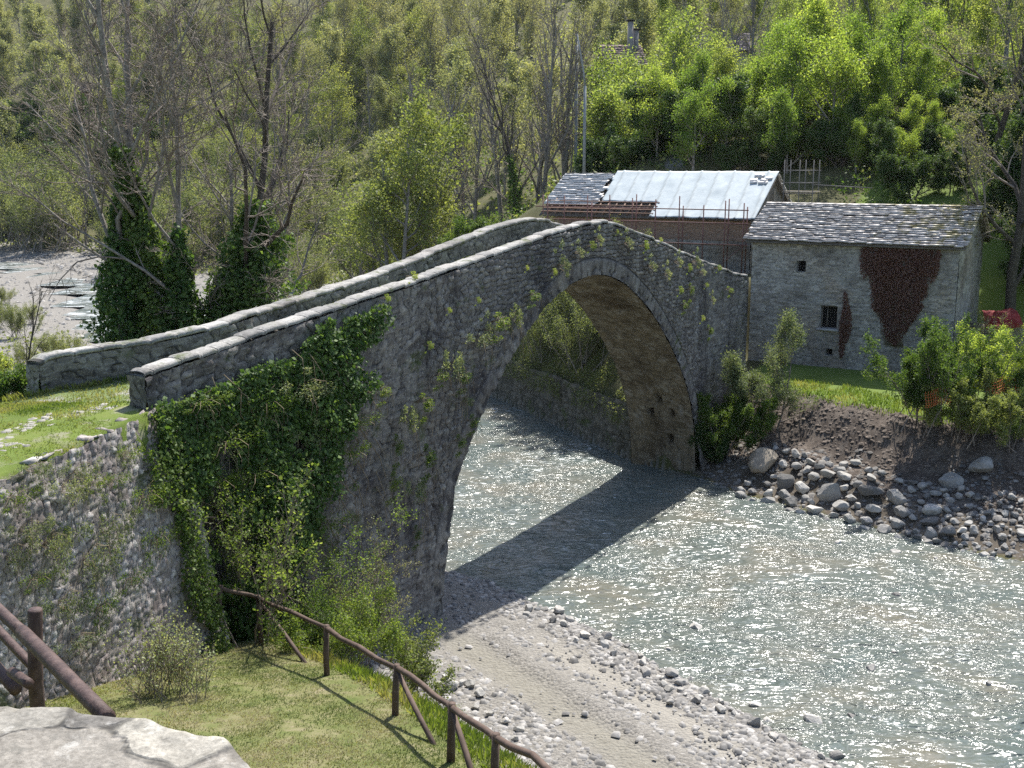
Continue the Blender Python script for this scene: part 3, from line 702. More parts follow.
# dry creeper on the house front
def heart(u, v):
    t = (HE-.1-v)/4.95
    c = 7.35+.0*t; hw = 1.95*(1-np.clip(t, 0, 1)**1.9)*(.93+.07*np.cos(u*9)); return (t > 0) & (t < 1) & (np.abs(u-c) < hw*(1-.6*rng.random(np.shape(u))**3))
uu = rng.uniform(5.2, 9.5, 40000); vv = rng.uniform(4.2, HE-.1, 40000)
mk = heart(uu+.12*vnoise(uu*3, vv*3, 2), vv+.3*vnoise(uu*2.5, vv*1.2, 5)) & (rng.random(40000) < .5+.9*(vnoise(uu*4, vv*1.2, 9)+.35))
uu, vv = uu[mk], vv[mk]
u2 = rng.uniform(4.5, 5.4, 2600); v2 = rng.uniform(3.6, 7.0, 2600); k_ = np.abs(u2-4.9-.2*vnoise(v2, v2*0, 3)) < .32*(1-np.abs(v2-5.2)/2); u2, v2 = u2[k_], v2[k_]
P = hp(np.r_[uu, u2], -.05-rng.random(len(uu)+len(u2))**2*.26, np.r_[vv, v2])
Vv, Ff, tt = leaves(P, rng.uniform(.07, .14, len(P)), np.tile(-hn3+[0, 0, .2], (len(P), 1)), 1.2)
cr = thing('dry_creeper', 'reddish brown leafless creeper covering the stone house front', 'creeper')
link('foliage', mesh('creeper_leaves', Vv, Ff, dict(tint=tt)), M['leaf_dry'], cr)
mb = MB()
for k in range(26):
    u0 = random.uniform(6.9, 7.8); P_ = [hp(u0, -.06, 4.4)]
    ut = random.uniform(5.6, 9.1)
    for q in range(1, 7): P_.append(hp(lerp(u0, ut, q/6)+random.uniform(-.15, .15), -.06-random.uniform(0, .05), 4.4+4.7*q/6*(1-.3*abs(ut-6.75)/2*0)))
    P_ = [p for p in P_]
    mb.tube(P_, np.linspace(.03, .01, 7), 4, .3)
mb.obj('stems', M['twig'], cr)

# long building under repair
lb = thing('long_building', 'long stone building under repair with white sheeting on its roof', 'building')
LB0 = np.array([2.1, 71.6]); LL, LW, LE_, LR, LBs = 13.5, 6.6, 10.1, 12.35, 3.0
def lp(u, q, z): return np.stack([LB0[0]+HD[0]*np.asarray(u, float)+HN[0]*np.asarray(q, float), LB0[1]+HD[1]*np.asarray(u, float)+HN[1]*np.asarray(q, float), np.asarray(z, float)+0*np.asarray(u, float)], -1)
M['brick'] = mat_stone('old_brick', [(.26,.17,.12),(.34,.23,.165),(.22,.15,.11)], (.28,.24,.2), relief=.02)
def lwall(name, U, V, place, mat, k, cw=.4, ch=.14): 
    return facegrid(name, place, U, V, cw, ch, mat, lb, .03, k)
lwall('wall', ar(0, LL, .12), ar(LBs, 8.7, .12), lambda u, v, r: tuple(np.moveaxis(lp(u, -r, v), -1, 0)), M['house'], 91)
lwall('upper_wall', ar(0, LL, .1), ar(8.7, LE_+.0, .06), lambda u, v, r: tuple(np.moveaxis(lp(u, -r-.01, v), -1, 0)), M['brick'], 92, .25, .075)
lg = lambda q: LE_+(LR-LE_)*(1-np.abs(q-LW/2)/(LW/2))
for uu_, sg in ((0, -1), (LL, 1)):
    lwall('wall', ar(0, LW, .12), ar(0, 1, .02), lambda u, v, r, uu_=uu_, sg=sg: tuple(np.moveaxis(lp(uu_+sg*r, u, LBs+v*(lg(u)-LBs)), -1, 0)), M['house'], 93)
lwall('wall', ar(0, LL, .3), ar(LBs, LE_, .2), lambda u, v, r: tuple(np.moveaxis(lp(u, LW+r, v), -1, 0)), M['house'], 95)
slope = (LR-LE_)/(LW/2)
two_slopes(lb, lp, LL, LW, LE_, LR, .3, .24, .3, .7, M['slate2'], skip=lambda u, v: (u > 3.5) or (v < .85 and u < 7.6))
mb = MB()       # bare rafters and battens where the slates are off
for k in range(13):
    u = .3+k*.55
    a = lp(u, -.25, LE_-.25*slope+.13); b_ = lp(u, 1.0, LE_+1.0*slope+.13); mb.tube([a, b_], .06, 6, random.random())
for k in range(4):
    q = -.2+k*.3; mb.tube([lp(-.2, q, LE_+q*slope+.21), lp(7.5, q, LE_+q*slope+.21)], .035, 4, random.random())
M['rust_wood'] = mat_plain('brown_batten', (.14,.085,.06), (.26,.17,.12), 4, .85, tint=.3)
mb.obj('rafters', M['rust_wood'], lb)
m, nt, b, out = newmat('white_sheeting'); N = NB(nt)
N.l(N.mix(N.math('MULTIPLY', N.attr('seam'), .6), N.ramp(N.noise(.9, 6, .7), (.3, (.33,.375,.39)), (.7, (.46,.50,.505))), (.2,.22,.22)), b.inputs['Base Color']); b.inputs['Roughness'].default_value = .7; b.inputs['Specular IOR Level'].default_value = .25
N.l(N.bump(N.noise(2.5, 4, .6), .3, .05), b.inputs['Normal']); M['sheet'] = m
us = ar(3.0, LL+.35, .1); qs = ar(-.45, LW/2+.12, .12); UU, QQ = np.meshgrid(us, qs, indexing='ij')
seam = np.abs(((UU+.12*QQ)/1.05) % 1-.5); Zs = LE_+QQ*slope+.21+.05*fbm(UU*1.2, QQ*.8, 3, 3)+.05*sst(.40, .5, seam)
kp = ~((UU[:-1, :-1] < 7.3) & (QQ[:-1, :-1] < .75)) & ~((UU[:-1, :-1] < 3.6-.12*QQ[:-1, :-1]))
sh = link('roof_sheeting', grid('roof_sheeting', lp(UU, QQ, Zs), len(us), len(qs), dict(seam=sst(.42, .48, seam)), kp), M['sheet'], lb)
sd_ = sh.modifiers.new('thickness', 'SOLIDIFY'); sd_.thickness = .012
mb = MB()
for k in range(9):
    q_ = LW/2-.15-random.uniform(0, .9); mb.box(lp(LL-.5+random.uniform(-.7, .5), q_, LE_+q_*slope+.26), (.42, .3, .035), HM@np.array([[1, 0, 0], [0, cos(.58), -sin(.58)], [0, sin(.58), cos(.58)]])@rotm(random.uniform(-.3, .3)), random.random())
mb.obj('loose_slates', M['slate2'], lb)

# scaffolding
M['rustpole'] = mat_plain('rusty_pole', (.13,.06,.05), (.25,.12,.10), 5, .6, bump=0)
M['plank'] = mat_plain('scaffold_plank', (.2,.17,.13), (.33,.29,.23), 3, .85, bump=0)
sc = thing('scaffolding', 'rusty pole scaffolding along the front of the long building', 'scaffolding')
for u in (.4, 1.9, 3.5, 5.0, 6.5, 8.0, 9.5, 11.0, 12.3, 13.4):
    for q in (-1.0, -.45):
        if q == -.45 and u in (1.9, 5.0, 8.0, 11.0): continue
        hh = LE_+random.uniform(.55, 1.25)
        MB().tube([lp(u, q, zg1(*lp(u, q, 0)[:2])-.1), lp(u+.02, q, hh)], .036, 6).obj('pole', M['rustpole'], sc)
for z in (8.55, 9.75, 10.5):
    for q in (-1.04,):
        MB().tube([lp(-.1, q, z), lp(LL+.2, q, z+.02)], .036, 6).obj('ledger', M['rustpole'], sc)
for z in (8.45,):
    for u0 in (0, 3.4, 6.8, 10.2):
        MB().box(lp(u0+1.8, -.72, z+.06), (3.35, .45, .05), HM).obj('plank', M['plank'], sc)
for u0, u1 in ((.4, 3.5), (8.0, 11.0), (11.0, 13.4)):
    MB().tube([lp(u0, -1.08, 6.4), lp(u1, -1.08, 8.5)], .022, 6).obj('brace', M['rustpole'], sc)
st = thing('scaffold_tower', 'grey scaffold tower standing behind the right end of the sheeted roof', 'scaffold tower')
tp = lambda du, dq, z: lp(LL+1.0+du, 2.4+dq, z)
M['steel'] = mat_plain('grey_steel', (.09,.085,.08), (.17,.16,.15), 5, .6, bump=0)
for du in (0, .9, 1.7):
    for dq in (0, 1.1): MB().tube([tp(du, dq, zg1(*tp(du, dq, 0)[:2])-.1), tp(du, dq, 13.3)], .026, 6).obj('pole', M['steel'], st)
for z in (11.4, 12.0, 12.7):
    for dq in (0, 1.1): MB().tube([tp(-.1, dq+.05, z), tp(1.8, dq+.05, z)], .026, 6).obj('ledger', M['steel'], st)
MB().box(tp(.85, .55, 11.5), (1.9, 1.1, .06), HM).obj('plank', M['plank'], st)
MB().tube([tp(1.7, .15, 11.9), tp(5.0, .2, 11.75)], .03, 6).obj('ledger', M['steel'], st)

# utility poles
M['pole'] = mat_plain('pale_pole', (.19,.2,.2), (.28,.29,.29), 3, .6, bump=0)
def pole(u, vb, vt, Yd, r, label, bend=None):
    b_ = at(u, vb, Yd); t_ = at(u, vt, Yd); o = thing('utility_pole', label, 'utility pole', (b_[0], b_[1], zg1(b_[0], b_[1])))
    hgt = t_[2]-o.location.z; pts = [(0, 0, -.2), (0, 0, hgt*.5), (0, 0, hgt)]
    MB().tube(pts, np.linspace(r, r*.75, 3), 10).obj('shaft', M['pole'], o)
    if bend: MB().tube([(0, 0, hgt-.05), (-.12, 0, hgt+1.0), (-.38, 0, hgt+2.4), (-.6, 0, hgt+3.6)], np.linspace(r*.6, r*.3, 4), 8).obj('arm', M['pole'], o)
    else: MB().box((0, 0, hgt+.04), (.16, .16, .1)).obj('cap', M['pole'], o)
pole(584, 176, 86, 84, .13, 'pale utility pole with bent slender top rising behind the sheeted roof', True)
pole(576, 130, 33, 98, .16, 'straight grey utility pole farther up the slope among bare trunks')

# far house with two chimneys
def far_house(u, v, Yd, L, Wd, hgt, rise, rz, label, chim, wallc, roofc, name='far_house'):
    p = at(u, v, Yd); g0 = min(zg1(p[0], p[1]), p[2]-hgt+.1)
    o = thing(name, label, 'house', (p[0], p[1], 0), rz)
    e = p[2]
    x, y = L/2, Wd/2
    V = [(-x,-y,g0-1),(x,-y,g0-1),(x,y,g0-1),(-x,y,g0-1),(-x,-y,e),(x,-y,e),(x,y,e),(-x,y,e),(-x,0,e+rise),(x,0,e+rise)]
    MB().add(V, [[0,1,5,4],[2,3,7,6],[1,2,6,5],[3,0,4,7],[4,8,7,7],[5,6,9,9]], .5).obj('wall', wallc, o)
    mb = MB(); rr_ = MB()
    for sg in (-1, 1):
        O = np.array([-x-.3, sg*(y+.4), e-.4*rise/y]); T = np.array([-x-.3, 0, e+rise]); ev = T-O; w_ = np.linalg.norm(ev); ev /= w_
        en = np.cross([1, 0, 0], ev); en = en*np.sign(en[2])
        roof_frame(mb, [O, O+np.array([L+.6, 0, 0]), T+np.array([L+.6, 0, 0]), T] if sg < 0 else [O+np.array([L+.6, 0, 0]), O, T, T+np.array([L+.6, 0, 0])], .1)
        slate_roof(rr_, O+en*.03, np.array([1., 0, 0]), ev, en, L+.6, w_, .38, .3, .5, .05)
    r_ = mb.obj('roof', M['oldwood'], o); rr_.obj('tiles', roofc, r_)
    for cx, cy, ch_ in chim:
        cb = MB().box((cx, cy, e+rise*.5+ch_/2), (.5, .5, ch_+rise)); c_ = cb.obj('chimney', M['chim'], o)
        MB().box((cx, cy, e+rise+ch_+.12), (.75, .75, .14)).obj('chimney_cap', M['dark'], c_)
    mbw = MB()
    for wx_ in (-x*.5, x*.4): MB().box((wx_, -y-.01, e-1.6), (.9, .08, 1.2)).obj('window', M['dark'], o)
    return o
M['render_w'] = mat_plain('grey_render', (.36,.35,.34), (.46,.45,.43), 1, .9)
M['chim'] = mat_plain('chimney_stone', (.2,.18,.17), (.32,.29,.27), 3, .9)
M['tile_brown'] = mat_plain('brown_tile', (.16,.11,.095), (.27,.2,.17), 2, .85, tint=.35)
M['tile_mauve'] = mat_plain('mauve_tile', (.22,.17,.18), (.32,.26,.27), 2, .85, tint=.3)
far_house(620, 66, 122, 3.6, 6, 6, 2.0, .1, 'house up the wooded slope with brown tiled roof and two tall chimneys', [(.8, -1.2, 2.3), (1.5, -.6, 1.5)], M['render_w'], M['tile_brown'])
far_house(722, 52, 150, 6, 6, 6, 2.2, -.15, 'pale house with mauve roof half hidden by trees above the sheeted roof', [], M['render_w'], M['tile_mauve'])
far_house(88, 92, 255, 7, 7, 5, 2, .3, 'small reddish hut among dark trees on the far hillside', [], mat_plain('red_render', (.3,.14,.1), (.4,.2,.15), 1, .9), M['tile_brown'])

# ------------------------------------------------------------------ log fences
fe = thing('rustic_fence', 'rustic peeled log fence along the edge of the lower lawn', 'fence')
tops = [(221,588),(258,598),(327,628),(397,668),(452,707),(496,738),(566,779),(672,850)]
TP = []
for (u, v), p in zip(tops, FPOST):
    q = at(u, v, p[1]); TP.append(q)
    jt = [p-np.array([0, 0, .5]), (p+q)/2+rng.normal(0, .012, 3), q+np.array([0, 0, .06])]
    MB().tube(jt, [.062, .058, .052], 8, .5, True, .05).obj('post', M['wood'], fe)
for a, b_ in zip(TP[:-1], TP[1:]):
    mid = (a+b_)/2+rng.normal(0, .02, 3); d_ = (b_-a)/np.linalg.norm(b_-a)*.12
    MB().tube([a-d_, (a*3+b_)/4+rng.normal(0, .015, 3), mid, (a+3*b_)/4+rng.normal(0, .015, 3), b_+d_], [.05, .047, .046, .044, .04], 8, .5, True, .06).obj('rail', M['wood'], fe)
for (a, (u, v)) in ((TP[1], (309, 664)), (TP[3], (440, 750)), (TP[4], (478, 790)), (TP[0], (212, 648))):
    p = lawnpt(u, v); p[2] -= .1
    MB().tube([a+[0, 0, -.05], (a+p)/2+rng.normal(0, .02, 3), p], [.042, .045, .04], 8, .5, True, .06).obj('brace', M['wood'], fe)
nf = thing('log_fence', 'thick dark stained log fence just behind the pale stone parapet', 'fence')
pb = at(37, 700, 7.0); pt = at(35, 609, 7.0)
MB().tube([(pb[0], pb[1], 8.7), (pb[0], pb[1], 9.6), pt-[0, 0, .012], pt], [.05, .049, .048, .043], 14, .5, True, .01).obj('post', M['wood_near'], nf)
def log(a, b_, r0, r1):
    a = np.array(a); b_ = np.array(b_); MB().tube([a+(b_-a)*t for t in np.linspace(0, 1, 7)], np.linspace(r0, r1, 7)*(1+rng.normal(0, .02, 7)), 12, .5, True, .015).obj('rail', M['wood_near'], nf)
log(at(-60, 555, 8.3), at(32, 641, 7.0), 0.042, 0.041); log(at(22, 632, 6.85), at(108, 718, 5.6), 0.046, 0.045)
log(at(-40, 590, 8.6), at(38, 672, 7.25), 0.035, 0.034)
log(at(-70, 590, 8.2), at(16, 690, 6.9), 0.042, 0.041); log(at(12, 672, 6.9), at(29, 684, 6.6), 0.035, 0.034)

# ------------------------------------------------------------------ plants: generators
def unit(v): return v/(np.linalg.norm(v)+1e-9)
def grow(r, h, r0, spec, lean=(0, 0), base=None, stems=1, spread=0.):
    """returns polylines [(pts, radii, level)]"""
    out = []
    mx = len(spec['n'])
    def br_(p, d, L, rad, lv):
        k = spec.get('k', 6) if lv == 0 else (5 if lv < mx else 4)
        pts = [p]; dd = d; w = spec['wig'][min(lv, len(spec['wig'])-1)]; tr = spec['trop'][min(lv, len(spec['trop'])-1)]
        for q in range(1, k):
            dd = unit(dd+r.normal(0, w, 3)+UP*tr); p = p+dd*L/(k-1); pts.append(p)
        pts = np.array(pts); rd_ = np.linspace(rad, rad*(.35 if lv else spec.get('tap', .3)), k); out.append((pts, rd_, lv))
        if lv >= mx: return
        nn = spec['n'][lv]; nn = max(1, int(round(nn*r.uniform(.8, 1.2))))
        for c_ in range(nn):
            t = spec['t0'][lv]+(1-spec['t0'][lv])*((c_+r.random())/nn)
            f = t*(k-1); i_ = min(int(f), k-2); P_ = pts[i_]+(pts[i_+1]-pts[i_])*(f-i_); D_ = unit(pts[i_+1]-pts[i_])
            a_ = unit(np.cross(D_, r.normal(size=3))); ang = spec['ang'][lv]*r.uniform(.7, 1.3)*(1-.35*t)
            nd = unit(D_*cos(ang)+a_*sin(ang))
            RR = max(rd_[i_]*(.75 if lv == 0 else .65)*r.uniform(.55, 1.), spec.get('rmin', .006))
            L2 = L*spec['len'][lv]*r.uniform(.65, 1.15)*(1.15-.55*t)
            br_(P_, nd, L2, RR, lv+1)
    for q in range(stems):
        b0 = np.zeros(3) if base is None else np.array(base)
        if stems > 1: b0 = b0+np.r_[r.normal(0, spread*.35, 2), 0]
        d = unit(np.array([lean[0], lean[1], 1.])+ (np.r_[r.normal(0, .38 if spread else .1, 2), 0] if stems > 1 else 0))
        br_(b0, d, h*(r.uniform(.65, 1.05) if stems > 1 else 1), r0*(r.uniform(.6, 1.) if stems > 1 else 1), 0)
    return out
def wood_mesh(name, bs, lo, hi, sides):
    mb = MB()
    for pts, rd_, lv in bs:
        if lo <= lv <= hi: mb.tube(pts, rd_, sides[min(lv, len(sides)-1)], .5, False)
    return mb.me(name, 'tint', True) if mb.n else None
def twig_points(r, bs, lv0, m, jit, lowcut=0.):
    P = []
    for pts, rd_, lv in bs:
        if lv >= lv0:
            t = r.uniform(.15, 1.05, m)*(len(pts)-1); i_ = np.clip(t.astype(int), 0, len(pts)-2)
            P.append(pts[i_]+(pts[i_+1]-pts[i_])*(t-i_)[:, None]+r.normal(0, jit, (m, 3)))
    P = np.vstack(P); return P[P[:, 2] > lowcut]
def proto(seed, h, r0, spec, leafm, nleaf, lsize, jit, stems=1, spread=0., lean=(0, 0), sides=(7, 5, 4, 3, 3), split=1, aspect=.6, lowcut=0.):
    r = np.random.default_rng(seed); bs = grow(r, h, r0, spec, lean, None, stems, spread)
    mx = len(spec['n']); tr = wood_mesh('trunk', bs, 0, split, sides); tw = wood_mesh('twigs', bs, split+1, 9, sides)
    lf = None
    if nleaf:
        P = twig_points(r, bs, mx-(1 if nleaf > 3 else 0), nleaf, jit, lowcut); V, f, t = leaves(P, r.uniform(.6, 1.3, len(P))*lsize, None, 1, aspect, None, r)
        lf = mesh('crown', V, f, dict(tint=t))
    return dict(tr=tr, tw=tw, lf=lf, leafm=leafm)
def plant(name, P, loc, rz, sc, label, cat, group=None, bark='bark', twig='twig', cname='crown'):
    o = thing(name, label, cat, loc, rz, group); o.scale = (sc, sc, sc) if np.ndim(sc) == 0 else sc
    link('trunk' if cat == 'tree' else 'stems', P['tr'], M[bark], o)
    if P['lf'] is not None:
        c_ = link(cname, P['lf'], M[P['leafm']], o)
        if P['tw'] is not None: link('twigs', P['tw'], M[twig], c_)
    elif P['tw'] is not None: link(cname, P['tw'], M[twig], o)
    return o
SP = dict(
  high=dict(n=[14, 6, 5], t0=[.35, .2, .2], ang=[.6, .65, .65], len=[.3, .5, .5], wig=[.04, .13, .18], trop=[.02, .14, .08], rmin=.008, tap=.25),
  tall=dict(n=[16, 6, 5], t0=[.14, .2, .2], ang=[.7, .7, .7], len=[.36, .5, .5], wig=[.05, .13, .18], trop=[.02, .12, .08], rmin=.008, tap=.25),
  fork=dict(n=[7, 6, 6, 4], t0=[.4, .25, .2, .2], ang=[.7, .65, .7, .7], len=[.62, .55, .5, .55], wig=[.1, .17, .2, .2], trop=[.04, .06, .03, .03], rmin=.007, tap=.45),
  round=dict(n=[12, 7, 6], t0=[.1, .2, .2], ang=[.95, .75, .75], len=[.48, .5, .5], wig=[.08, .14, .2], trop=[.03, .08, .05], rmin=.008, tap=.25),
  shrub=dict(n=[7, 5, 3], t0=[.2, .2, .2], ang=[.55, .6, .6], len=[.45, .5, .5], wig=[.1, .14, .2], trop=[.04, .08, .05], rmin=.004, tap=.3),
  wand=dict(n=[6, 4], t0=[.25, .2], ang=[.4, .45], len=[.5, .5], wig=[.07, .1], trop=[.06, .12], rmin=.005, tap=.3),
)
PR = {}
for q in range(4):
    PR['spring', q] = proto(100+q, 10, .15, SP['tall'], 'leaf_spring', 15, .16, .38)
    PR['bright', q] = proto(110+q, 7, .14, SP['round'], 'leaf_bright', 15, .16, .3)
    PR['pale', q] = proto(120+q, 11, .15, SP['tall'], 'leaf_pale', 13, .24, .32)
    PR['olive', q] = proto(130+q, 9, .15, SP['round'], 'leaf_olive', 10, .2, .3)
    PR['bud', q] = proto(140+q, 11, .17, SP['tall'], 'leaf_bud', 10, .17, .3)
    PR['bare', q] = proto(150+q, 14, .2, SP['high'], 'leaf_bud', 3, .1, .1)
    PR['dark', q] = proto(160+q, 7, .16, SP['round'], 'leaf_dark', 15, .26, .25, stems=3, spread=1.4)
    PR['willow', q] = proto(170+q, 5.5, .06, SP['wand'], 'leaf_willow', 18, .17, .2, stems=16, spread=2.6)
    PR['bush', q] = proto(180+q, 3.0, .04, SP['wand'], 'leaf_green', 16, .16, .14, stems=14, spread=1.6)
    PR['yellowbush', q] = proto(190+q, 4.5, .05, SP['wand'], 'leaf_willow', 24, .11, .18, stems=16, spread=1.9)

def wood_row(name, kind, pts, sc, label, cat, group, bark='bark', seed=1):
    r = np.random.default_rng(seed); k = 0
    for (x, y) in pts:
        s_ = r.uniform(*sc); plant(name, PR[kind, k % 4], (x, y, zg1(x, y)-.15), r.uniform(0, 6.28), (s_*r.uniform(.88, 1.15), s_*r.uniform(.88, 1.15), s_), label, cat, group, bark); k += 1
def zone(us, Ys, n, seed, dmin=0.):
    """n plan positions between two sight lines and two depths"""
    r = np.random.default_rng(seed); out = []; tries = 0
    while len(out) < n and tries < 4000:
        tries += 1
        Yd = r.uniform(*Ys); u = r.uniform(*us); x = (u-512)/F*Yd*1.0
        if sdist(np.array([x]), np.array([Yd]), RE)[0] < 2.0 and -sdist(np.array([x]), np.array([Yd]), LE)[0] < 2.0: continue
        if 594 < u < 648 and Yd < 121: continue
        sq, nq = bl(x, Yd)
        if -12 < sq < 32 and -5 < nq < 2: continue
        ul, ql = (x-3.2)*.85-(Yd-70.9)*.527, (x-3.2)*.527+(Yd-70.9)*.85
        uh, qh = (x-12.3)*.85-(Yd-57.8)*.527, (x-12.3)*.527+(Yd-57.8)*.85
        if (-3 < ul < 18 and -14 < ql < 12.0) or (-2 < uh < 12 and -8 < qh < 7.5): continue
        if any(math.hypot(x-a, Yd-b_) < dmin for a, b_ in out): continue
        out.append((x, Yd))
    return out
Zn = zone
# far hillside
wood_row('pale_tree', 'pale', Zn((-60, 210), (205, 460), 105, 1, 5), (1.0, 1.6), 'pale hazy budding tree on the far upper left hillside', 'tree', 'pale trees on the far left hillside', seed=1)
wood_row('dark_tree', 'dark', Zn((-30, 140), (200, 240), 16, 2, 6), (1.0, 1.7), 'dark evergreen tree at the foot of the far left hillside', 'tree', 'dark evergreens at the foot of the far left hill', 'bark_dark', seed=2)
wood_row('willow_thicket', 'willow', Zn((-60, 120), (160, 215), 44, 3, 3), (1.1, 1.8), 'olive grey willow shrub in the thicket beyond the upstream gravel', 'shrub', 'willow shrubs beyond the upstream gravel', seed=3)
wood_row('willow_thicket', 'willow', Zn((110, 340), (125, 195), 44, 4, 3), (.8, 1.5), 'olive green shrub on the flat behind the ivy clad trees', 'shrub', 'shrubs on the flat behind the ivy clad trees', seed=4)
wood_row('olive_tree', 'olive', Zn((130, 430), (180, 300), 60, 5, 5), (.9, 1.5), 'olive green budding tree on the hillside behind the ivy clad trees', 'tree', 'budding trees on the middle hillside', seed=5)
wood_row('budding_tree', 'bud', Zn((200, 540), (200, 430), 90, 6, 5), (1.0, 1.6), 'brown budding tree high on the middle hillside', 'tree', 'brown budding trees high on the middle hill', seed=6)
wood_row('pale_tree', 'pale', Zn((340, 660), (130, 380), 70, 7, 5), (.8, 1.35), 'pale green young tree high above the clearing', 'tree', 'pale young trees above the clearing', seed=7)
wood_row('budding_tree', 'bud', Zn((640, 1070), (165, 400), 80, 8, 5), (1.0, 1.5), 'brown budding tree high on the slope above the slate roofed house', 'tree', 'brown budding trees high above the houses', seed=8)
wood_row('spring_tree', 'spring', Zn((630, 1060), (88, 210), 140, 9, 3.0), (.75, 1.2), 'fresh green spring tree on the slope above the roofs', 'tree', 'fresh green trees on the slope above the roofs', seed=9)
wood_row('bright_tree', 'bright', Zn((650, 930), (76, 108), 60, 10, 2.4), (.55, 1.0), 'bright yellow green bushy tree just behind the roofs', 'tree', 'bright bushy trees just behind the roofs', seed=10)
wood_row('dark_tree', 'dark', Zn((700, 965), (66, 80), 15, 11, 2.2), (.28, .5), 'dark leafy tree in shade close behind the slate roofed house', 'tree', 'dark trees close behind the slate roofed house', 'bark_dark', seed=11)
wood_row('dark_tree', 'dark', [((u-512)/F*Yd, Yd) for u, Yd in ((600, 86), (622, 87), (645, 88), (612, 90), (665, 86), (690, 85), (634, 92), (715, 84))], (.55, .8), 'dark evergreen bush in shade behind the utility pole', 'tree', 'dark evergreens behind the utility pole', 'bark_dark', seed=12)
wood_row('bright_tree', 'spring', [((u-512)/F*Yd, Yd) for u, Yd in ((603, 108), (618, 112), (628, 108), (640, 112), (612, 102), (625, 102), (598, 104), (660, 106))], (.62, .8), 'light green tree hiding the walls of the house with two chimneys', 'tree', 'light green trees below the house with two chimneys', seed=22)
for u_h, Y_h, v_h in ((602, 115, 80), (615, 113.5, 76), (628, 115, 80), (646, 114, 60), (608, 110, 98), (622, 109, 96), (594, 112, 92), (655, 112, 45), (636, 107, 100), (600, 104, 112), (615, 102, 118), (630, 101, 115), (645, 104, 105)):
    x_h = (u_h-512)/F*(Y_h+1); z_h = at(u_h, v_h, Y_h)[2]; g_h = zg1(x_h, Y_h); sc_h = max(.3, (z_h-g_h)/10.3)
    plant('spring_tree', PR['spring', int(u_h) % 4], (x_h, Y_h, g_h-.1), u_h, (sc_h*1.1, sc_h*1.1, sc_h), 'slender light green tree screening the walls of the house with two chimneys', 'tree', 'slender trees screening the house with two chimneys')
wood_row('bright_bush', 'bright', Zn((770, 975), (71, 90), 30, 31, 1.8), (.28, .5), 'low bright green bush in front of the dark trees behind the slate roofed house', 'bush', 'low bright bushes behind the slate roofed house', seed=31)
wood_row('bare_tree', 'bare', Zn((60, 480), (150, 260), 34, 32, 5), (.8, 1.1), 'thin bare trunked tree among the budding trees of the middle hillside', 'tree', 'thin bare trees on the middle hillside', seed=32)
wood_row('bare_tree', 'bare', Zn((600, 1040), (110, 220), 34, 33, 5), (.7, 1.0), 'thin bare tree rising among the crowns above the roofs', 'tree', 'thin bare trees above the roofs', seed=33)
# the thicket near the clearing and above the far bank
wood_row('olive_tree', 'olive', [((u-512)/F*Yd, Yd) for u, Yd in ((402, 88), (372, 95), (432, 92), (415, 95), (388, 90), (355, 98))], (1.0, 1.35), 'yellow olive bushy tree on the bank behind the far parapet', 'tree', 'yellow olive trees behind the far parapet', 'bark_dark', seed=13)
wood_row('bare_tree', 'bare', [((u-512)/F*Yd, Yd) for u, Yd in ((428, 96), (448, 99), (462, 104), (475, 112))], (1.0, 1.35), 'bare brown twigged tree left of the clearing', 'tree', 'bare brown trees left of the clearing', 'bark_dark', seed=14)
wood_row('bare_tree', 'bare', [((u-512)/F*Yd, Yd) for u, Yd in ((541, 96), (559, 99), (568, 103), (532, 108), (580, 110), (505, 116))], (1.25, 1.7), 'tall dark trunked tree with thin bare crown by the clearing', 'tree', 'tall thin trees by the clearing', 'bark_dark', seed=15)
wood_row('bare_tree', 'bare', [((u-512)/F*Yd, Yd) for u, Yd in ((692, 128), (745, 140), (848, 120), (712, 150), (905, 130))], (1.0, 1.3), 'bare dark tree rising among the fresh green crowns', 'tree', 'bare dark trees among the green crowns', 'bark_dark', seed=16)
wood_row('green_bush', 'bush', [((u-512)/F*Yd, Yd) for u, Yd in ((470, 80), (488, 82), (455, 84), (500, 90), (545, 100), (515, 100))], (.45, .75), 'low green bush on the grassy clearing slope', 'bush', 'low bushes on the clearing slope', seed=17)
wood_row('yellow_bush', 'yellowbush', [((u-512)/F*Yd, Yd) for u, Yd in ((545, 58.5), (585, 55), (520, 63.5), (560, 61), (600, 58), (530, 68), (570, 58), (610, 55.5), (505, 68), (550, 64), (590, 62), (615, 62))], (.55, .72), 'yellow green twiggy bush above the embankment seen through the arch', 'bush', 'bushes seen through the arch', seed=18)
wood_row('willow_thicket', 'willow', [((u-512)/F*Yd, Yd) for u, Yd in ((12, 84), (-5, 90), (28, 92), (45, 76), (-20, 100), (5, 106), (60, 70), (20, 72))], (.22, .42), 'small green shrub growing on the gravel left of the upstream rapids', 'shrub', 'small shrubs on the upstream gravel', seed=41)
wood_row('willow_thicket', 'willow', Zn((300, 400), (100, 135), 9, 19, 3), (.6, 1.0), 'green shrub on the upstream bank right of the ivy clad trees', 'shrub', 'shrubs on the upstream bank', seed=19)
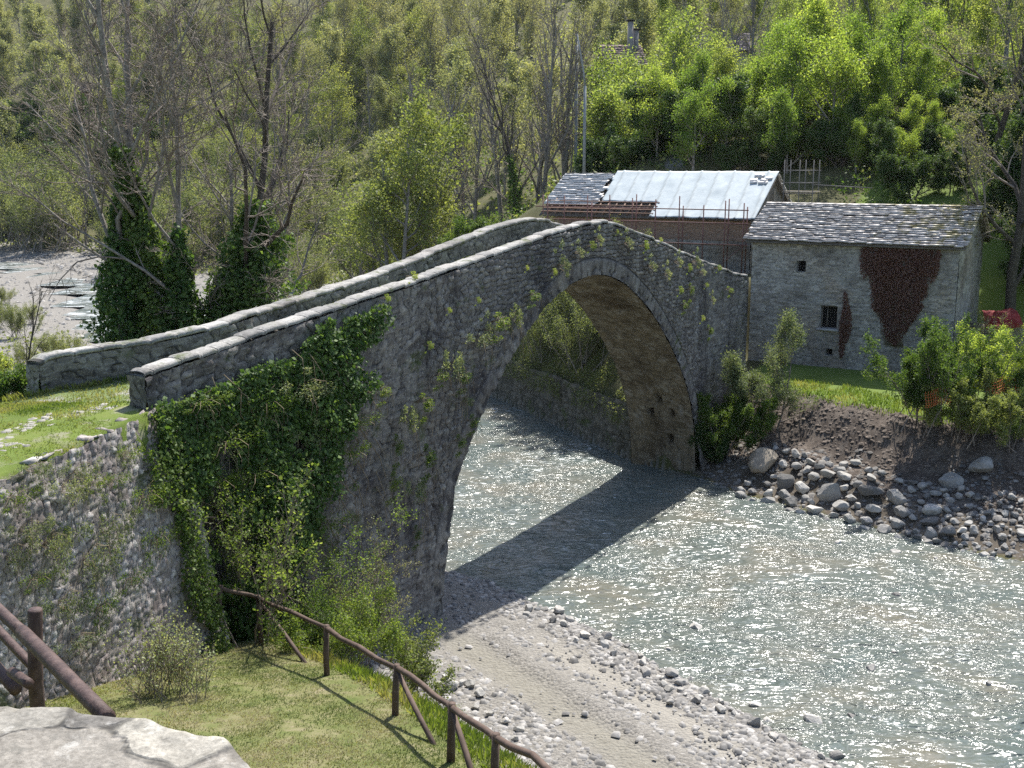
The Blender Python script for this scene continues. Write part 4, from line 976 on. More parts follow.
# ivy-clad tree of the clearing
def ivy_column(r, pts, rad, n, size):
    """leaf points around a polyline"""
    pts = np.array(pts); t = r.random(n)*(len(pts)-1); i_ = np.clip(t.astype(int), 0, len(pts)-2); c_ = pts[i_]+(pts[i_+1]-pts[i_])*(t-i_)[:, None]
    a = r.uniform(0, 2*pi, n); rr_ = np.interp(t, np.arange(len(pts)), rad)*(.55+1.0*vnoise(np.cos(a)*1.5+t*2.2, np.sin(a)*1.5+t*2.6, 3)+.5*vnoise(np.cos(a)*4+t*6, np.sin(a)*4+t*7, 4)+.6*r.random(n)**1.5)
    P = c_+np.stack([np.cos(a)*rr_, np.sin(a)*rr_, r.normal(0, .12, n)], -1); Nn = np.stack([np.cos(a), np.sin(a), 0*a+.25], -1)
    return leaves(P, r.uniform(.6, 1.3, n)*size, Nn, 1.8, .8, None, r)
def big_tree(name, label, u, Yd, h, r0, lean, spec, seed, leafn=0, leafm='leaf_bud', ls=.06, bark='bark', ivy=None, group=None, forkk=None):
    r = np.random.default_rng(seed); x = (u-512)/F*Yd; z0 = zg1(x, Yd)-.2
    o = thing(name, label, 'tree', (x, Yd, z0), 0, group)
    bs = grow(r, h, r0, spec, lean); mx = len(spec['n'])
    link('trunk', wood_mesh('trunk', bs, 0, 1, (9, 6, 4, 3, 3)), M[bark], o)
    tw = wood_mesh('twigs', bs, 2, 9, (9, 6, 4, 3, 3))
    if leafn:
        P = twig_points(r, bs, mx, leafn, .08); V, f, t = leaves(P, r.uniform(.6, 1.3, len(P))*ls, None, 1, .6, None, r)
        c_ = link('crown', mesh('crown', V, f, dict(tint=t)), M[leafm], o); link('twigs', tw, M['twig'], c_)
    else: link('crown', tw, M['twig'], o)
    if ivy:
        pts, rad, n = ivy; tp_ = bs[0][0]; k = np.linspace(0, pts, 6)*(len(tp_)-1)
        cl_ = np.stack([np.interp(k, np.arange(len(tp_)), tp_[:, q]) for q in range(3)], -1)
        V, f, t = ivy_column(r, cl_, rad, n, .17); link('ivy', mesh('ivy', V, f, dict(tint=t)), M['leaf_ivy'], o)
    return o
BIG = dict(n=[9, 7, 6, 4], t0=[.38, .25, .2, .15], ang=[.85, .75, .75, .75], len=[.44, .55, .52, .55], wig=[.08, .19, .22, .24], trop=[.03, .08, .03, .02], rmin=.013, tap=.3, k=8)
BIGR = dict(BIG, t0=[.14, .2, .2, .15], len=[.5, .55, .5, .55])
G = 'ivy clad riverside trees'
big_tree('ivy_clad_tree', 'ivy wrapped riverside tree standing in the gap left of the broad ivy mound', 188, 43.8, 16, .18, (.03, 0), BIG, 523, ivy=(.62, [1.2, 1.2, 1.0, .7, .5, .3], 14000), group=G)
big_tree('ivy_clad_tree', 'short ivy wrapped trunk on the left flank of the broad ivy mound', 203, 44.5, 13, .16, (.02, 0), BIG, 521, ivy=(.66, [1.5, 1.5, 1.4, 1.1, .8, .4], 17000), group=G)
big_tree('ivy_clad_tree', 'leftmost ivy wrapped riverside tree with pale bare limbs', 124, 43, 19, .24, (.05, 0), BIG, 501, ivy=(.62, [1.2, 1.1, .95, .85, .6, .4], 18000), group=G)
big_tree('ivy_clad_tree', 'tall straight ivy wrapped riverside tree second from the left', 172, 44, 21, .22, (.0, .02), BIG, 502, ivy=(.62, [1.5, 1.5, 1.2, .75, .5, .35], 20000), group=G)
big_tree('ivy_clad_tree', 'dark forked riverside tree rising out of a broad ivy mound', 226, 43.5, 18, .24, (.03, 0), BIG, 507, ivy=(.62, [1.7, 1.7, 1.7, 1.6, 1.3, .6], 28000), bark='bark_dark', group=G)
big_tree('ivy_clad_tree', 'slender ivy wrapped tree between the two taller riverside trees', 150, 46, 15, .15, (-.02, 0), BIG, 504, ivy=(.62, [1.5, 1.4, 1.2, .8, .5, .3], 14000), group=G)
big_tree('bare_tree', 'bare grey riverside tree leaning right behind the ivy mound', 250, 52, 13, .17, (.15, .05), BIG, 505, leafn=2, ls=.09)
big_tree('bare_tree', 'spreading tree with red brown buds at the right edge beside the slate roofed house', 1016, 56, 15, .3, (-.05, 0), BIGR, 511, leafn=8, ls=.085, leafm='leaf_bud', bark='bark_dark')
big_tree('bare_tree', 'brown budded tree leaning left behind the slate roofed house', 985, 66, 13, .22, (-.12, 0), BIGR, 512, leafn=8, ls=.09, leafm='leaf_bud', bark='bark_dark')
big_tree('spring_tree', 'tall light green spring tree just right of the two chimneys', 672, 96, 14, .16, (.0, 0), SP['tall'], 513, leafn=14, ls=.22, leafm='leaf_bright')
big_tree('spring_tree', 'broad fresh green tree in the upper right above the budded tree', 935, 96, 15, .2, (.0, 0), SP['round'], 514, leafn=16, ls=.24, leafm='leaf_spring')
o = big_tree('ivy_clad_tree', 'single ivy wrapped trunk standing on the grassy clearing', 518, 88, 15, .2, (.0, 0), SP['tall'], 515, leafn=1, ls=.1, bark='bark_dark', ivy=(.5, [.45, .5, .5, .5, .42, .25], 2500))
# dark undergrowth right of the house
wood_row('dark_tree', 'dark', [((u-512)/F*Yd, Yd) for u, Yd in ((1005, 62), (1045, 58), (990, 70), (1030, 70), (1070, 64), (965, 76), (1010, 78), (1050, 76), (985, 64), (1022, 64))], (.45, .75), 'dark shaded evergreen right of the slate roofed house', 'tree', 'dark evergreens right of the slate roofed house', 'bark_dark', seed=20)

# shrubs on the far bank
def shrub(name, label, u, Yd, h, leafm, n, ls, seed, stems=12, spread=1.2, r0=.03, spec='shrub', bark='twig', cat='bush', lean=(0, 0), zoff=-.1, jit=.07, X_=None):
    x = (u-512)/F*Yd if X_ is None else X_
    P = proto(seed, h, r0, SP[spec], leafm, n, ls, jit, stems, spread, lean, (5, 4, 3, 3), 0)
    return plant(name, P, (x, Yd, zg1(x, Yd)+zoff), 0, 1, label, cat, None, bark)
shrub('young_tree', 'grey green small leaved young tree in front of the stone house', 780, 47.6, 4.3, 'leaf_grey', 22, .075, 601, 2, .5, .06, spec='round', jit=.12)
shrub('leafy_bush', 'dense deep green round bush at the right foot of the bridge', 733, 46.9, 2.7, 'leaf_green', 34, .075, 602, 15, .9)
shrub('leafy_bush', 'big green bush with orange netting on top of the right bank', 955, 43.5, 3.6, 'leaf_green', 20, .08, 603, 24, 2.8)
shrub('leafy_bush', 'bright green bush at the right edge of the bank', 1018, 44.5, 3.8, 'leaf_bright', 18, .075, 604, 14, 2.2)
shrub('leafy_bush', 'olive bush low on the bank under the orange netting', 985, 42.0, 2.4, 'leaf_olive', 20, .07, 605, 14, 2.4)
shrub('leafy_bush', 'small dark bush in the corner between bridge and bank', 712, 47.2, 1.6, 'leaf_dark', 22, .08, 606, 9, .8)
shrub('twiggy_bush', 'thin budding bush growing in front of the red tarpaulin', 990, 51.5, 3.2, 'leaf_bud', 4, .07, 607, 12, 1.6, .02)
# foreground shrubs at the fence and ivy
shrub('hazel_shrub', 'yellow leaved hazel shrub in front of the ivy at the fence end', 0, 22.9, 4.0, 'leaf_spring', 2, .09, 611, 4, .6, .03, cat='bush', X_=-5.6)
shrub('hedge_shrub', 'light green twiggy shrub beyond the middle of the fence', 0, 22.6, 1.7, 'leaf_green', 9, .05, 612, 11, 1.3, .02, X_=-3.6)
shrub('hedge_shrub', 'yellow green straggling shrub leaning over the gravel under the bridge', 0, 22.5, 1.8, 'leaf_olive', 4, .06, 613, 10, 1.3, .02, lean=(.3, .1), X_=-2.6)
shrub('hedge_shrub', 'low light green shrub beyond the fence rail', 0, 24.2, 1.9, 'leaf_green', 10, .05, 614, 10, 1.5, .02, X_=-4.4)
shrub('dry_shrub', 'brown twiggy dry shrub with grey leaves at the foot of the retaining wall', 0, 18.3, 1.3, 'leaf_grey', 1, .05, 615, 30, 1.0, .012, X_=-5.9)
shrub('abutment_shrub', 'tangled olive shrub with many twigs in the corner of bridge and retaining wall', 0, 23.9, 4.0, 'leaf_green', 5, .055, 641, 11, .6, .02, X_=-6.3)
shrub('abutment_shrub', 'grey green tangled shrub against the ivy behind the fence', 0, 25.0, 4.2, 'leaf_green', 6, .055, 642, 12, .8, .02, X_=-5.0)
shrub('abutment_shrub', 'twiggy brown budded shrub against the abutment wall', 0, 26.3, 3.4, 'leaf_bud', 4, .05, 643, 11, .9, .02, X_=-3.8)
# saplings by the far parapet end
for q, (u, Yd, h) in enumerate(((58, 31, 3.6), (73, 31.5, 4.4), (88, 32, 4.0), (8, 28, 3.2))):
    P = proto(620+q, h, .035, SP['shrub'], 'leaf_bud', 0, .05, .05, 1, 0, (.1*(q-1), 0), (5, 4, 3, 3), 0)
    x = (u-512)/F*Yd
    plant('bare_sapling', P, (x, Yd, zg1(x, Yd)-.1), 0, 1, ['thin dark sapling leaning left beyond the far parapet end', 'tall thin dark sapling beyond the far parapet end', 'thin dark sapling nearest the ivy clad trees', 'pale twiggy sapling at the left edge of the upper lawn'][q], 'sapling', None, 'bark_dark', 'bark_dark')
shrub('lawn_bush', 'light green bush at the left edge of the upper lawn', 0, 27.3, 1.0, 'leaf_spring', 5, .06, 631, 10, .9, .015, X_=-13.0)
shrub('lawn_bush', 'low weedy bush beside the flared parapet end', 0, 26.6, .8, 'leaf_green', 6, .07, 632, 9, .7, .012, X_=-11.6)

# ivy and plants on the bridge
ivb = thing('ivy', 'thick ivy hanging over the left abutment of the bridge', 'ivy')
n = 60000; us = rng.uniform(60, 400, n); vs_ = rng.uniform(318, 640, n)
r_ = np.stack([(us-512)/F, cos(PITCH)+(384-vs_)/F*sin(PITCH), -sin(PITCH)+(384-vs_)/F*cos(PITCH)], -1)
s_ = rng.uniform(-9.7, -1.2, n); z_ = rng.uniform(2.4, 9.45, n)
top_ = ptop(s_)-.25
left_edge = -9.75; right_edge = np.interp(z_, [2.4, 4, 5.5, 7, 8.2, 9.5], [-5.4, -4.9, -3.8, -3.0, -2.2, -1.9])+1.7*vnoise(z_*1.1, z_*0, 4)+.9*vnoise(z_*3, s_*2, 6)
dens = vnoise(s_*.9, z_*.9, 12)+.5*vnoise(s_*2.3, z_*2.3, 14)
kp = (z_ < top_+.1-.5*(hash2(np.floor(s_*3), np.floor(s_*0))*.8)) & (s_ < right_edge) & (dens > -.62+.58*sst(7.6, 5.4, z_)+.7*sst(-1.6, .2, s_-right_edge)) & (rng.random(n) < 1.1-.75*sst(-1.4, .1, s_-right_edge))
# keep the upper left parapet face clear
kp &= ~((z_ > ptop(s_)-.75+.3*vnoise(s_*2, s_*0, 3)) & (s_ < -5.2))
s_, z_, dens = s_[kp], z_[kp], dens[kp]
off = (.14+.09*(ptop(s_)-z_).clip(0, 4.5)+.5*(dens+.35).clip(0, 1)*sst(9.6, 7, z_))*(.5+.6*rng.random(len(s_)))
bx_, by_ = bw(s_, off+.1+.3*sst(6, 0, z_)); P = np.stack([bx_, by_, z_+rng.normal(0, .05, len(s_))], -1)
V, f, t = leaves(P, rng.uniform(.045, .15, len(P)), np.tile(np.r_[BN, .55], (len(P), 1)), 1.7, .8)
link('foliage', mesh('ivy_leaves', V, f, dict(tint=t)), M['leaf_ivy'], ivb)
mb = MB()
for k in range(110):
    s0 = random.uniform(-9, -2.6); z0 = random.uniform(4, 8.8); pts = []
    for q in range(5): pts.append([*[float(c_) for c_ in bw(s0+random.uniform(-.15, .15)+q*.12, .25+.3*sst(6, 0, z0)+.25*sin(q*.8))], z0-q*random.uniform(.2, .5)])
    mb.tube(pts, np.linspace(.012, .004, 5), 4, .5, False)
mb.obj('stems', M['stem'], ivb)
ivw = thing('ivy', 'ragged ivy and creepers hanging at the corner of retaining wall and bridge', 'ivy')
n = 16000; u_ = rng.uniform(-.3, 2.6, n); v_ = rng.random(n)**.8
kp = vnoise(u_*1.2, v_*5, 16)+.5*vnoise(u_*3, v_*12, 17) > -.05+.33*u_-.35*(1-v_)*(u_ < .8)
u_, v_ = u_[kp], v_[kp]; x_, y_, z_ = wallP(u_, v_, .06+rng.random(len(u_))*.3)
V, f, t = leaves(np.stack([x_, y_, z_+.05], -1), rng.uniform(.05, .1, len(u_)), np.tile([.8, -.3, .5], (len(u_), 1)), 1.2, .75)
link('foliage', mesh('ivy_leaves_b', V, f, dict(tint=t)), M['leaf_green'], ivw)

def tuft_proto(seed, rad, n, ls, hang, leafm):
    r = np.random.default_rng(seed); d = r.normal(size=(n, 3)); d = d+np.array([.9, .2, .6])*np.sign(r.normal(size=(n, 1)))*r.random((n, 1)); d[:, 1] = -np.abs(d[:, 1]); d /= np.linalg.norm(d, axis=1)[:, None]
    cc = r.normal(0, rad*.75, (5, 3))*np.array([1.2, .3, 1.]); wk = r.choice(5, n, p=[.4, .25, .15, .12, .08]); P = cc[wk]*(wk > 0)[:, None]+d*(rad*np.array([.8, .6, .5, .4, .3])[wk]*r.random(n)**.6)[:, None]*np.array([1, .8, .85]); P[:, 1] -= .28; V, f, t = leaves(P, r.uniform(.5, 1.2, n)*ls, None, 1, .4, None, r)
    mb = MB()
    for k in range(13 if hang else 5):
        a = r.normal(0, 1, 3); a[1] = -abs(a[1]); a = unit(a); e = a*rad*r.uniform(.6, 1.1); pts = [(0, .1, 0), tuple(e*.6+[0, -.2, .05])]
        pts += [tuple(e*1.1+[0, -.2, 0]-[0, 0, hang*r.uniform(.2, .6)]), tuple(e*1.3+[0, -.1, 0]-[0, 0, hang*r.uniform(.7, 1.2)])] if hang else [tuple(e+[0, -.25, 0])]
        mb.tube(pts, .0045, 3, .5, False)
    return mesh('tuft', V, f, dict(tint=t)), mb.me('tuft_stems'), leafm
TU = [tuft_proto(700, .3, 420, .075, .2, 'leaf_grey'), tuft_proto(701, .34, 480, .075, .8, 'leaf_green'), tuft_proto(702, .24, 320, .065, 0, 'leaf_spring'), tuft_proto(703, .42, 560, .08, 1.0, 'leaf_grey'), tuft_proto(704, .45, 900, .06, .5, 'leaf_grey'), tuft_proto(705, .4, 700, .055, .3, 'leaf_green')]
def tuft(u, v, k, sc, label, group, face='bridge'):
    s0, z0 = onface(u, v); x, y = bw(s0, .1+.045*min(5, max(0, float(ptop(s0))-z0))+.3*float(sst(6, 0, z0))*(s0 < 1)); rz = math.atan2(BN[1], BN[0])+pi/2
    o = thing('wall_plant', label, 'plant', (float(x), float(y), float(z0)), rz, group); o.scale = (sc*random.uniform(.7, 1.4), sc*random.uniform(.7, 1.1), sc*random.uniform(.6, 1.3))
    link('leaves', TU[k][0], M[TU[k][2]], o); link('stems', TU[k][1], M['stem'], o)
for (u, v, k, sc) in ((555,266,0,1.1),(546,272,2,.8),(524,296,1,.9),(505,318,3,.85),(488,322,1,1.1),(470,340,3,1.1),(480,330,0,.8),(443,368,3,1.1),(430,375,1,.9),(452,376,1,1.),(405,276,2,.7),(378,298,2,.7),(520,268,2,.6),(410,402,1,1.1),(395,420,3,1.),(412,455,1,1.2),(400,490,3,1.),(385,445,1,.9),(470,300,2,.6),(440,310,2,.6),(460,420,1,.8),(445,440,1,.8),(455,400,0,.7),(420,345,2,.6),(372,390,1,.9),(380,480,1,.9),(400,530,1,.8),(360,330,2,.6)):
    tuft(u, v, k, sc, 'trailing plant sprouting from the bridge wall left of the arch', 'plants on the bridge wall left of the arch')
for (u, v, k, sc) in ((572,252,0,.7),(584,246,2,.9),(592,240,0,.7),(622,243,0,.9),(636,246,2,.9),(612,232,2,.5),(645,266,0,1.),(655,240,2,.6),(660,274,0,.9),(672,262,0,.8),(682,268,2,.8),(690,262,0,.8),(697,272,0,.8),(671,290,2,.8),(684,290,1,.8),(700,285,2,.8),(677,305,1,.8),(706,300,0,.8),(712,268,2,.8),(722,290,1,.8),(700,330,1,.8),(694,318,2,.8)):
    tuft(u, v, k, sc, 'pale leafy plant sprouting from the bridge wall above or right of the arch', 'plants on the bridge wall above and right of the arch')
for (u, v, k, sc) in ((292,388,4,1.3),(325,402,5,1.2),(255,405,5,1.4),(214,440,5,1.3),(300,435,4,1.2),(345,420,5,1.1),(190,400,5,1.2),(240,470,5,1.4),(330,450,5,1.3),(280,480,5,1.3),(200,480,5,1.2),(310,520,5,1.2)):
    tuft(u, v, k, sc, 'shaggy plant with dry stems hanging out of the ivy on the abutment', 'shaggy plants in the abutment ivy')
# plants on the retaining wall
for k, (u, v) in enumerate(((75, 470), (92, 485), (60, 490), (52, 535), (45, 545), (110, 480), (58, 605), (10, 500), (8, 560), (125, 455), (100, 530), (140, 500), (25, 470), (35, 580), (85, 560), (130, 580), (70, 640), (155, 540), (20, 530), (100, 610))):
    d = ray(u, v); 
    uu_ = np.linspace(0, 12, 200)
    best = None
    for vv_ in np.linspace(0, 1, 60):
        xx, yy, zz = wallP(uu_, np.full(200, vv_), .05); zc = yy*cos(PITCH)-(zz-H)*sin(PITCH); yc = yy*sin(PITCH)+(zz-H)*cos(PITCH)
        e_ = np.hypot(512+F*xx/zc-u, 384-F*yc/zc-v); j = e_.argmin()
        if best is None or e_[j] < best[0]: best = (e_[j], xx[j], yy[j], zz[j])
    o = thing('wall_plant', 'leafy weed growing from the face of the rubble retaining wall', 'plant', best[1:], math.atan2(wn[1], wn[0])+pi/2, 'weeds on the retaining wall'); o.scale = (random.uniform(.5, 1.2), random.uniform(.4, .8), random.uniform(.5, 1.4))
    link('leaves', TU[4+k % 2][0], M['leaf_green'], o); link('stems', TU[4+k % 2][1], M['stem'], o)

# ------------------------------------------------------------------ grass and ground cover (nobody could count it)
def blades(P, h, w, r, lean=.5):
    n = len(P); a = r.uniform(0, 2*pi, n); d = np.stack([np.cos(a), np.sin(a), 0*a], -1); e = np.stack([-np.sin(a), np.cos(a), 0*a], -1)
    h = np.broadcast_to(h, (n,))*r.uniform(.5, 1.3, n); tip = P+UP*h[:, None]+d*(h*lean*r.random(n))[:, None]; mid = P+UP*(h*.55)[:, None]+d*(h*lean*.25)[:, None]
    V = np.stack([P-e*w, P+e*w, mid+e*w*.7, tip], 1); tn_ = np.clip(.5+1.3*fbm(P[:, 0]*.9, P[:, 1]*.9, 4, 71)+.5*(r.random(n)-.5), 0, 1)
    return V.reshape(-1, 3), np.arange(4*n).reshape(n, 4), np.repeat(tn_, 4)
def scatter(x0, x1, y0, y1, n, cond, r):
    x = r.uniform(x0, x1, n); y = r.uniform(y0, y1, n); k = cond(x, y); x, y = x[k], y[k]; return np.stack([x, y, zg(x, y)-.01], -1)
r = np.random.default_rng(55)
P = scatter(-8, 3, 9.5, 26, 330000, lambda x, y: (sdist(x, y, FE) > -.9+.8*vnoise(x*2, y*2, 3)) & (-sdist(x, y, UL) < -.8) & (r.random(len(x)) < .35+1.6*(vnoise(x*1.5, y*1.5, 8)+.5*vnoise(x*6, y*6, 4)+.3)), r)
V, f, t = blades(P, .035, .007, r, 1.8)
link('lawn_grass', mesh('lawn_grass', V, f, dict(tint=t)), M['strawm'], None, kind='stuff')
P = scatter(-20, -7, 13, 32, 260000, lambda x, y: (-sdist(x, y, UL) > -1.5) & (r.random(len(x)) < .3+1.8*(vnoise(x*1.2, y*1.2, 8)+.5*vnoise(x*5, y*5, 4)+.2)-.9*np.exp(-((x-(-9.4)-.35*(y-21))/1.1)**2)), r)
V, f, t = blades(P, .042, .008, r, 1.2)
link('upper_lawn_grass', mesh('upper_grass', V, f, dict(tint=t)), M['grassm'], None, kind='stuff')
P = scatter(-7, 4, 9, 27, 60000, lambda x, y: (np.abs(sdist(x, y, FE)+1.0) < 1.2) & (-sdist(x, y, UL) < -.8), r)
V, f, t = blades(P, .16, .012, r, .8)
link('bank_grass', mesh('bank_grass', V, f, dict(tint=t)), M['grassm'], None, kind='stuff')
P = scatter(8, 30, 38, 58, 60000, lambda x, y: (sdist(x, y, RE) > 5.7) & (bl(x, y)[1] > .3) & ((x-H0[0])*HN[0]+(y-H0[1])*HN[1] < -.3) & (sdist(x, y, RE) < 8.2+2*vnoise(x*.7, y*.7, 3)), r)
V, f, t = blades(P, .16, .02, r, .7)
link('bank_top_grass', mesh('bank_top_grass', V, f, dict(tint=t)), M['grassm'], None, kind='stuff')
s_ = r.uniform(-11, -4.5, 16000); n1_ = r.uniform(-4.9, -.5, 16000); kp = (n1_ > flare(s_)+.05) & (r.random(16000) < 1.1-.9*sst(-7, -4.5, s_))
x_, y_ = bw(s_[kp], n1_[kp]); zz_ = np.maximum(zg(x_, y_), ptop(s_[kp])-.80-.42*sst(-3, -8, s_[kp])-.7*sst(-9.2, -10.6, s_[kp])); V, f, t = blades(np.stack([x_, y_, zz_-.01], -1), .06, .009, r, 1.)
link('bridge_approach_grass', mesh('approach_grass', V, f, dict(tint=t)), M['grassm'], None, kind='stuff')
s_ = r.uniform(-9.5, 18, 9000); n1_ = np.where(r.random(9000) < .5, -.5-.3*r.random(9000)**2, flare(s_)+.1+.25*r.random(9000)**2); kp = vnoise(s_*1.3, n1_*2, 3) > -.12
x_, y_ = bw(s_[kp], n1_[kp]); V, f, t = blades(np.stack([x_, y_, ptop(s_[kp])-.8-.42*sst(-3, -8, s_[kp])], -1), .14, .012, r, .8)
link('roadside_grass', mesh('roadside_grass', V, f, dict(tint=t)), M['grassm'], None, kind='stuff')
# undergrowth on the slopes
def cover(us, Ys, n, ls, seed, hmax, matn, name, cond=None):
    r = np.random.default_rng(seed); Yd = Ys[0]+(Ys[1]-Ys[0])*r.random(n)**1.3; x = (r.uniform(us[0], us[1], n)-512)/F*Yd
    dd = np.maximum(sdist(x, Yd, RE), -sdist(x, Yd, LE)); kp = dd > np.where(Yd > 85, 9, 1.2)
    sq, nq = bl(x, Yd); kp &= ~((sq > -14) & (sq < 32) & (nq > -4.2) & (nq < 1))
    kp &= ~((Yd > 60) & (Yd < 80) & (x > .5) & (x < 20)) & ~((Yd > 50) & (Yd < 66) & (x > 11) & (x < 26))
    cl_ = vnoise(x*.35, Yd*.35, seed)+.6*vnoise(x*1.1, Yd*1.1, seed+1); kp &= cl_ > -.12
    x, Yd, cl_ = x[kp], Yd[kp], cl_[kp]
    P = np.stack([x, Yd, zg(x, Yd)+hmax*(cl_+.12).clip(0, 1)*1.6*r.random(len(x))], -1); V, f, t = leaves(P, r.uniform(.5, 1.3, len(P))*ls*(Yd/90).clip(.6, 2.5), np.tile([0, -.2, .6], (len(P), 1)), 1.6, .6, None, r)
    link(name, mesh(name, V, f, dict(tint=t)), M[matn], None, kind='stuff')
cover((-80, 1120), (70, 330), 90000, .32, 801, 1.6, 'leaf_olive', 'undergrowth')
cover((380, 1120), (66, 170), 60000, .26, 802, 1.8, 'leaf_green', 'green_undergrowth')
cover((-60, 420), (110, 260), 40000, .34, 803, 1.8, 'leaf_willow', 'valley_undergrowth')
cover((440, 640), (60, 110), 26000, .16, 804, .35, 'grassm', 'clearing_grass')

r = np.random.default_rng(88); n = 60000; t_ = r.uniform(0, cl[-1], n); o_ = -.25+5.5*r.random(n)**1.3
x = np.interp(t_, cl, [p[0] for p in rw])+.9*o_; y = np.interp(t_, cl, [p[1] for p in rw])+.42*o_; dn2 = vnoise(x*.8, y*.8, 91)+.6*vnoise(x*2.3, y*2.3, 92); kp = (dn2 > -.25) & (bl(x, y)[1] < -3.1); x, y, dn2, o_ = x[kp], y[kp], dn2[kp], o_[kp]
z = np.maximum(zg(x, y), 2.3)+(.25+dn2).clip(0)*1.1*r.random(len(x))-np.where(o_ < .2, .9*r.random(len(x)), 0)
V, f, t = leaves(np.stack([x, y, z], -1), r.uniform(.06, .13, len(x)), None, 1, .5, None, r)
link('embankment_growth', mesh('embankment_growth', V, f, dict(tint=t)), M['leaf_willow'], None, kind='stuff')

# ------------------------------------------------------------------ stones
def rock_mesh(seed, sub=2, flat=.65):
    import bmesh
    bm = bmesh.new(); bmesh.ops.create_icosphere(bm, subdivisions=3, radius=.5); r = np.random.default_rng(seed)
    ax = np.array([r.uniform(.8, 1.25), r.uniform(.7, 1.), flat*r.uniform(.8, 1.2)])
    cuts = [(unit(r.normal(size=3)), r.uniform(.26, .42)) for _ in range(11)]
    for v in bm.verts:
        p = np.array(v.co)
        for nn, d in cuts:
            e_ = p@nn-d
            if e_ > 0: p = p-nn*e_*.96
        p = p*(1+.12*float(vnoise(np.array(p[0]*4+seed), np.array(p[1]*4+p[2]*3), 3)))
        v.co = p*ax
    me = bpy.data.meshes.new('boulder'); bm.to_mesh(me); bm.free()
    for p in me.polygons: p.use_smooth = False
    return me
def mat_rock(name, c1, c2):
    m, nt, b, out = newmat(name); N = NB(nt); rnd = N.objrand()
    col = N.ramp(rnd, (0, c1), (.5, c2), (1, tuple((a+b_)/2*1.1 for a, b_ in zip(c1, c2))))
    col = N.mix(.8, col, N.ramp(N.noise(5, 6, .75), (.3, (.6,.6,.6)), (.7, (1.35,1.33,1.3))), 'MULTIPLY')
    N.l(col, b.inputs['Base Color']); b.inputs['Roughness'].default_value = .85; b.inputs['Specular IOR Level'].default_value = .3
    N.l(N.bump(N.noise(9, 6, .7), .6, .05), b.inputs['Normal']); return m
M['rock'] = mat_rock('grey_rock', (.14,.134,.126), (.34,.325,.3)); M['rock_pale'] = mat_rock('pale_rock', (.3,.285,.255), (.44,.42,.385)); M['rock_brown'] = mat_rock('brown_rock', (.22,.19,.155), (.28,.24,.19))
RK = [rock_mesh(900+q) for q in range(8)]; 
for me in RK: me.materials.append(M['rock'])
RKP = []
for me in RK:
    c_ = me.copy(); c_.materials.clear(); c_.materials.append(M['rock_pale']); RKP.append(c_)
RKB = RK[2].copy(); RKB.materials.clear(); RKB.materials.append(M['rock_brown'])
def rock(name, x, y, d, label, group, pale=False, me=None, zoff=.22, r=random):
    z = max(zg1(x, y), -.12)
    o = link(name, me or (RKP if pale else RK)[r.randrange(8)], None); o.location = (x, y, z+d*zoff); o.rotation_euler = (r.uniform(-.25, .25), r.uniform(-.25, .25), r.uniform(0, 6.28)); o.scale = (d, d*r.uniform(.8, 1.1), d*r.uniform(.85, 1.2))
    tag(o, label, 'rock', group); return o
placed = []
def free(x, y, d, k=.37):
    return all((x-a)**2+(y-b_)**2 > (k*(d+e_))**2 for a, b_, e_ in placed)
def special(u, v, z, d, label, pale=False, me=None):
    p = gp(u, v, z); placed.append((p[0], p[1], d)); rock('boulder', p[0], p[1], d, label, None, pale, me, .18)
special(762, 478, .3, 1.6, 'largest brown angular boulder at the waterline right of the bridge', me=RKB)
special(785, 490, .2, 1.15, 'big dark grey boulder next to the brown angular one')
special(829, 500, .3, 1.25, 'big rounded grey boulder midway along the far rock bank')
special(812, 720, 0, .62, 'pale rounded boulder alone in the shallows near the lower shore', True)
special(696, 628, 0, .6, 'flat pale stone awash near the near shore', True)
special(872, 670, -.05, .45, 'dark small stone awash in midstream rapids')
special(895, 597, -.05, .45, 'pale small stone awash in midstream')
special(980, 490, 1.0, 1.0, 'lone pale boulder resting highest on the brown earth bank')
special(950, 489, 1.0, 1.0, 'broad grey boulder at the upper edge of the far rock bank below the big bush')
r2 = random.Random(4); cnt = 0
while cnt < 275:
    t = r2.random(); i_ = r2.choice([3, 4, 4, 4, 5, 5, 5]); a, b_ = RE[i_], RE[i_+1]; p = a+(b_-a)*t; d = r2.choice([.45, .55, .65, .8, .95, 1.1]) if p[0] < 13 else (r2.choice([.35, .4, .5, .6, .7, .85]) if p[0] < 15 else r2.choice([.2, .25, .3, .35, .45])); off = r2.uniform(-.35, 3.2)*(1 if d < .6 else .7)
    nn = np.array([(b_-a)[1], -(b_-a)[0]]); nn /= np.linalg.norm(nn); x, y = p+nn*off
    if bl(x, y)[1] < .8 or not free(x, y, d): cnt += .02; continue
    placed.append((x, y, d)); rock('boulder', x, y, d, 'grey rounded boulder heaped in the rock bank along the far waterline', 'boulders of the far rock bank', r2.random() < .12, None, .2, r2); cnt += 1
cnt = 0
while cnt < 90:
    i_ = r2.choice([2, 3, 3, 4, 4, 5]); a, b_ = LE[i_], LE[i_+1]; t = r2.random(); p = a+(b_-a)*t; d = r2.choice([.16, .2, .25, .3, .36, .45]); nn = np.array([-(b_-a)[1], (b_-a)[0]]); nn /= np.linalg.norm(nn); x, y = p+nn*r2.gauss(.35, .55)
    if not free(x, y, d): cnt += .02; continue
    placed.append((x, y, d)); rock('river_stone', x, y, d, 'pale rounded stone along the near gravel shore', 'stones along the near shore', r2.random() < .55, None, .2, r2); cnt += 1
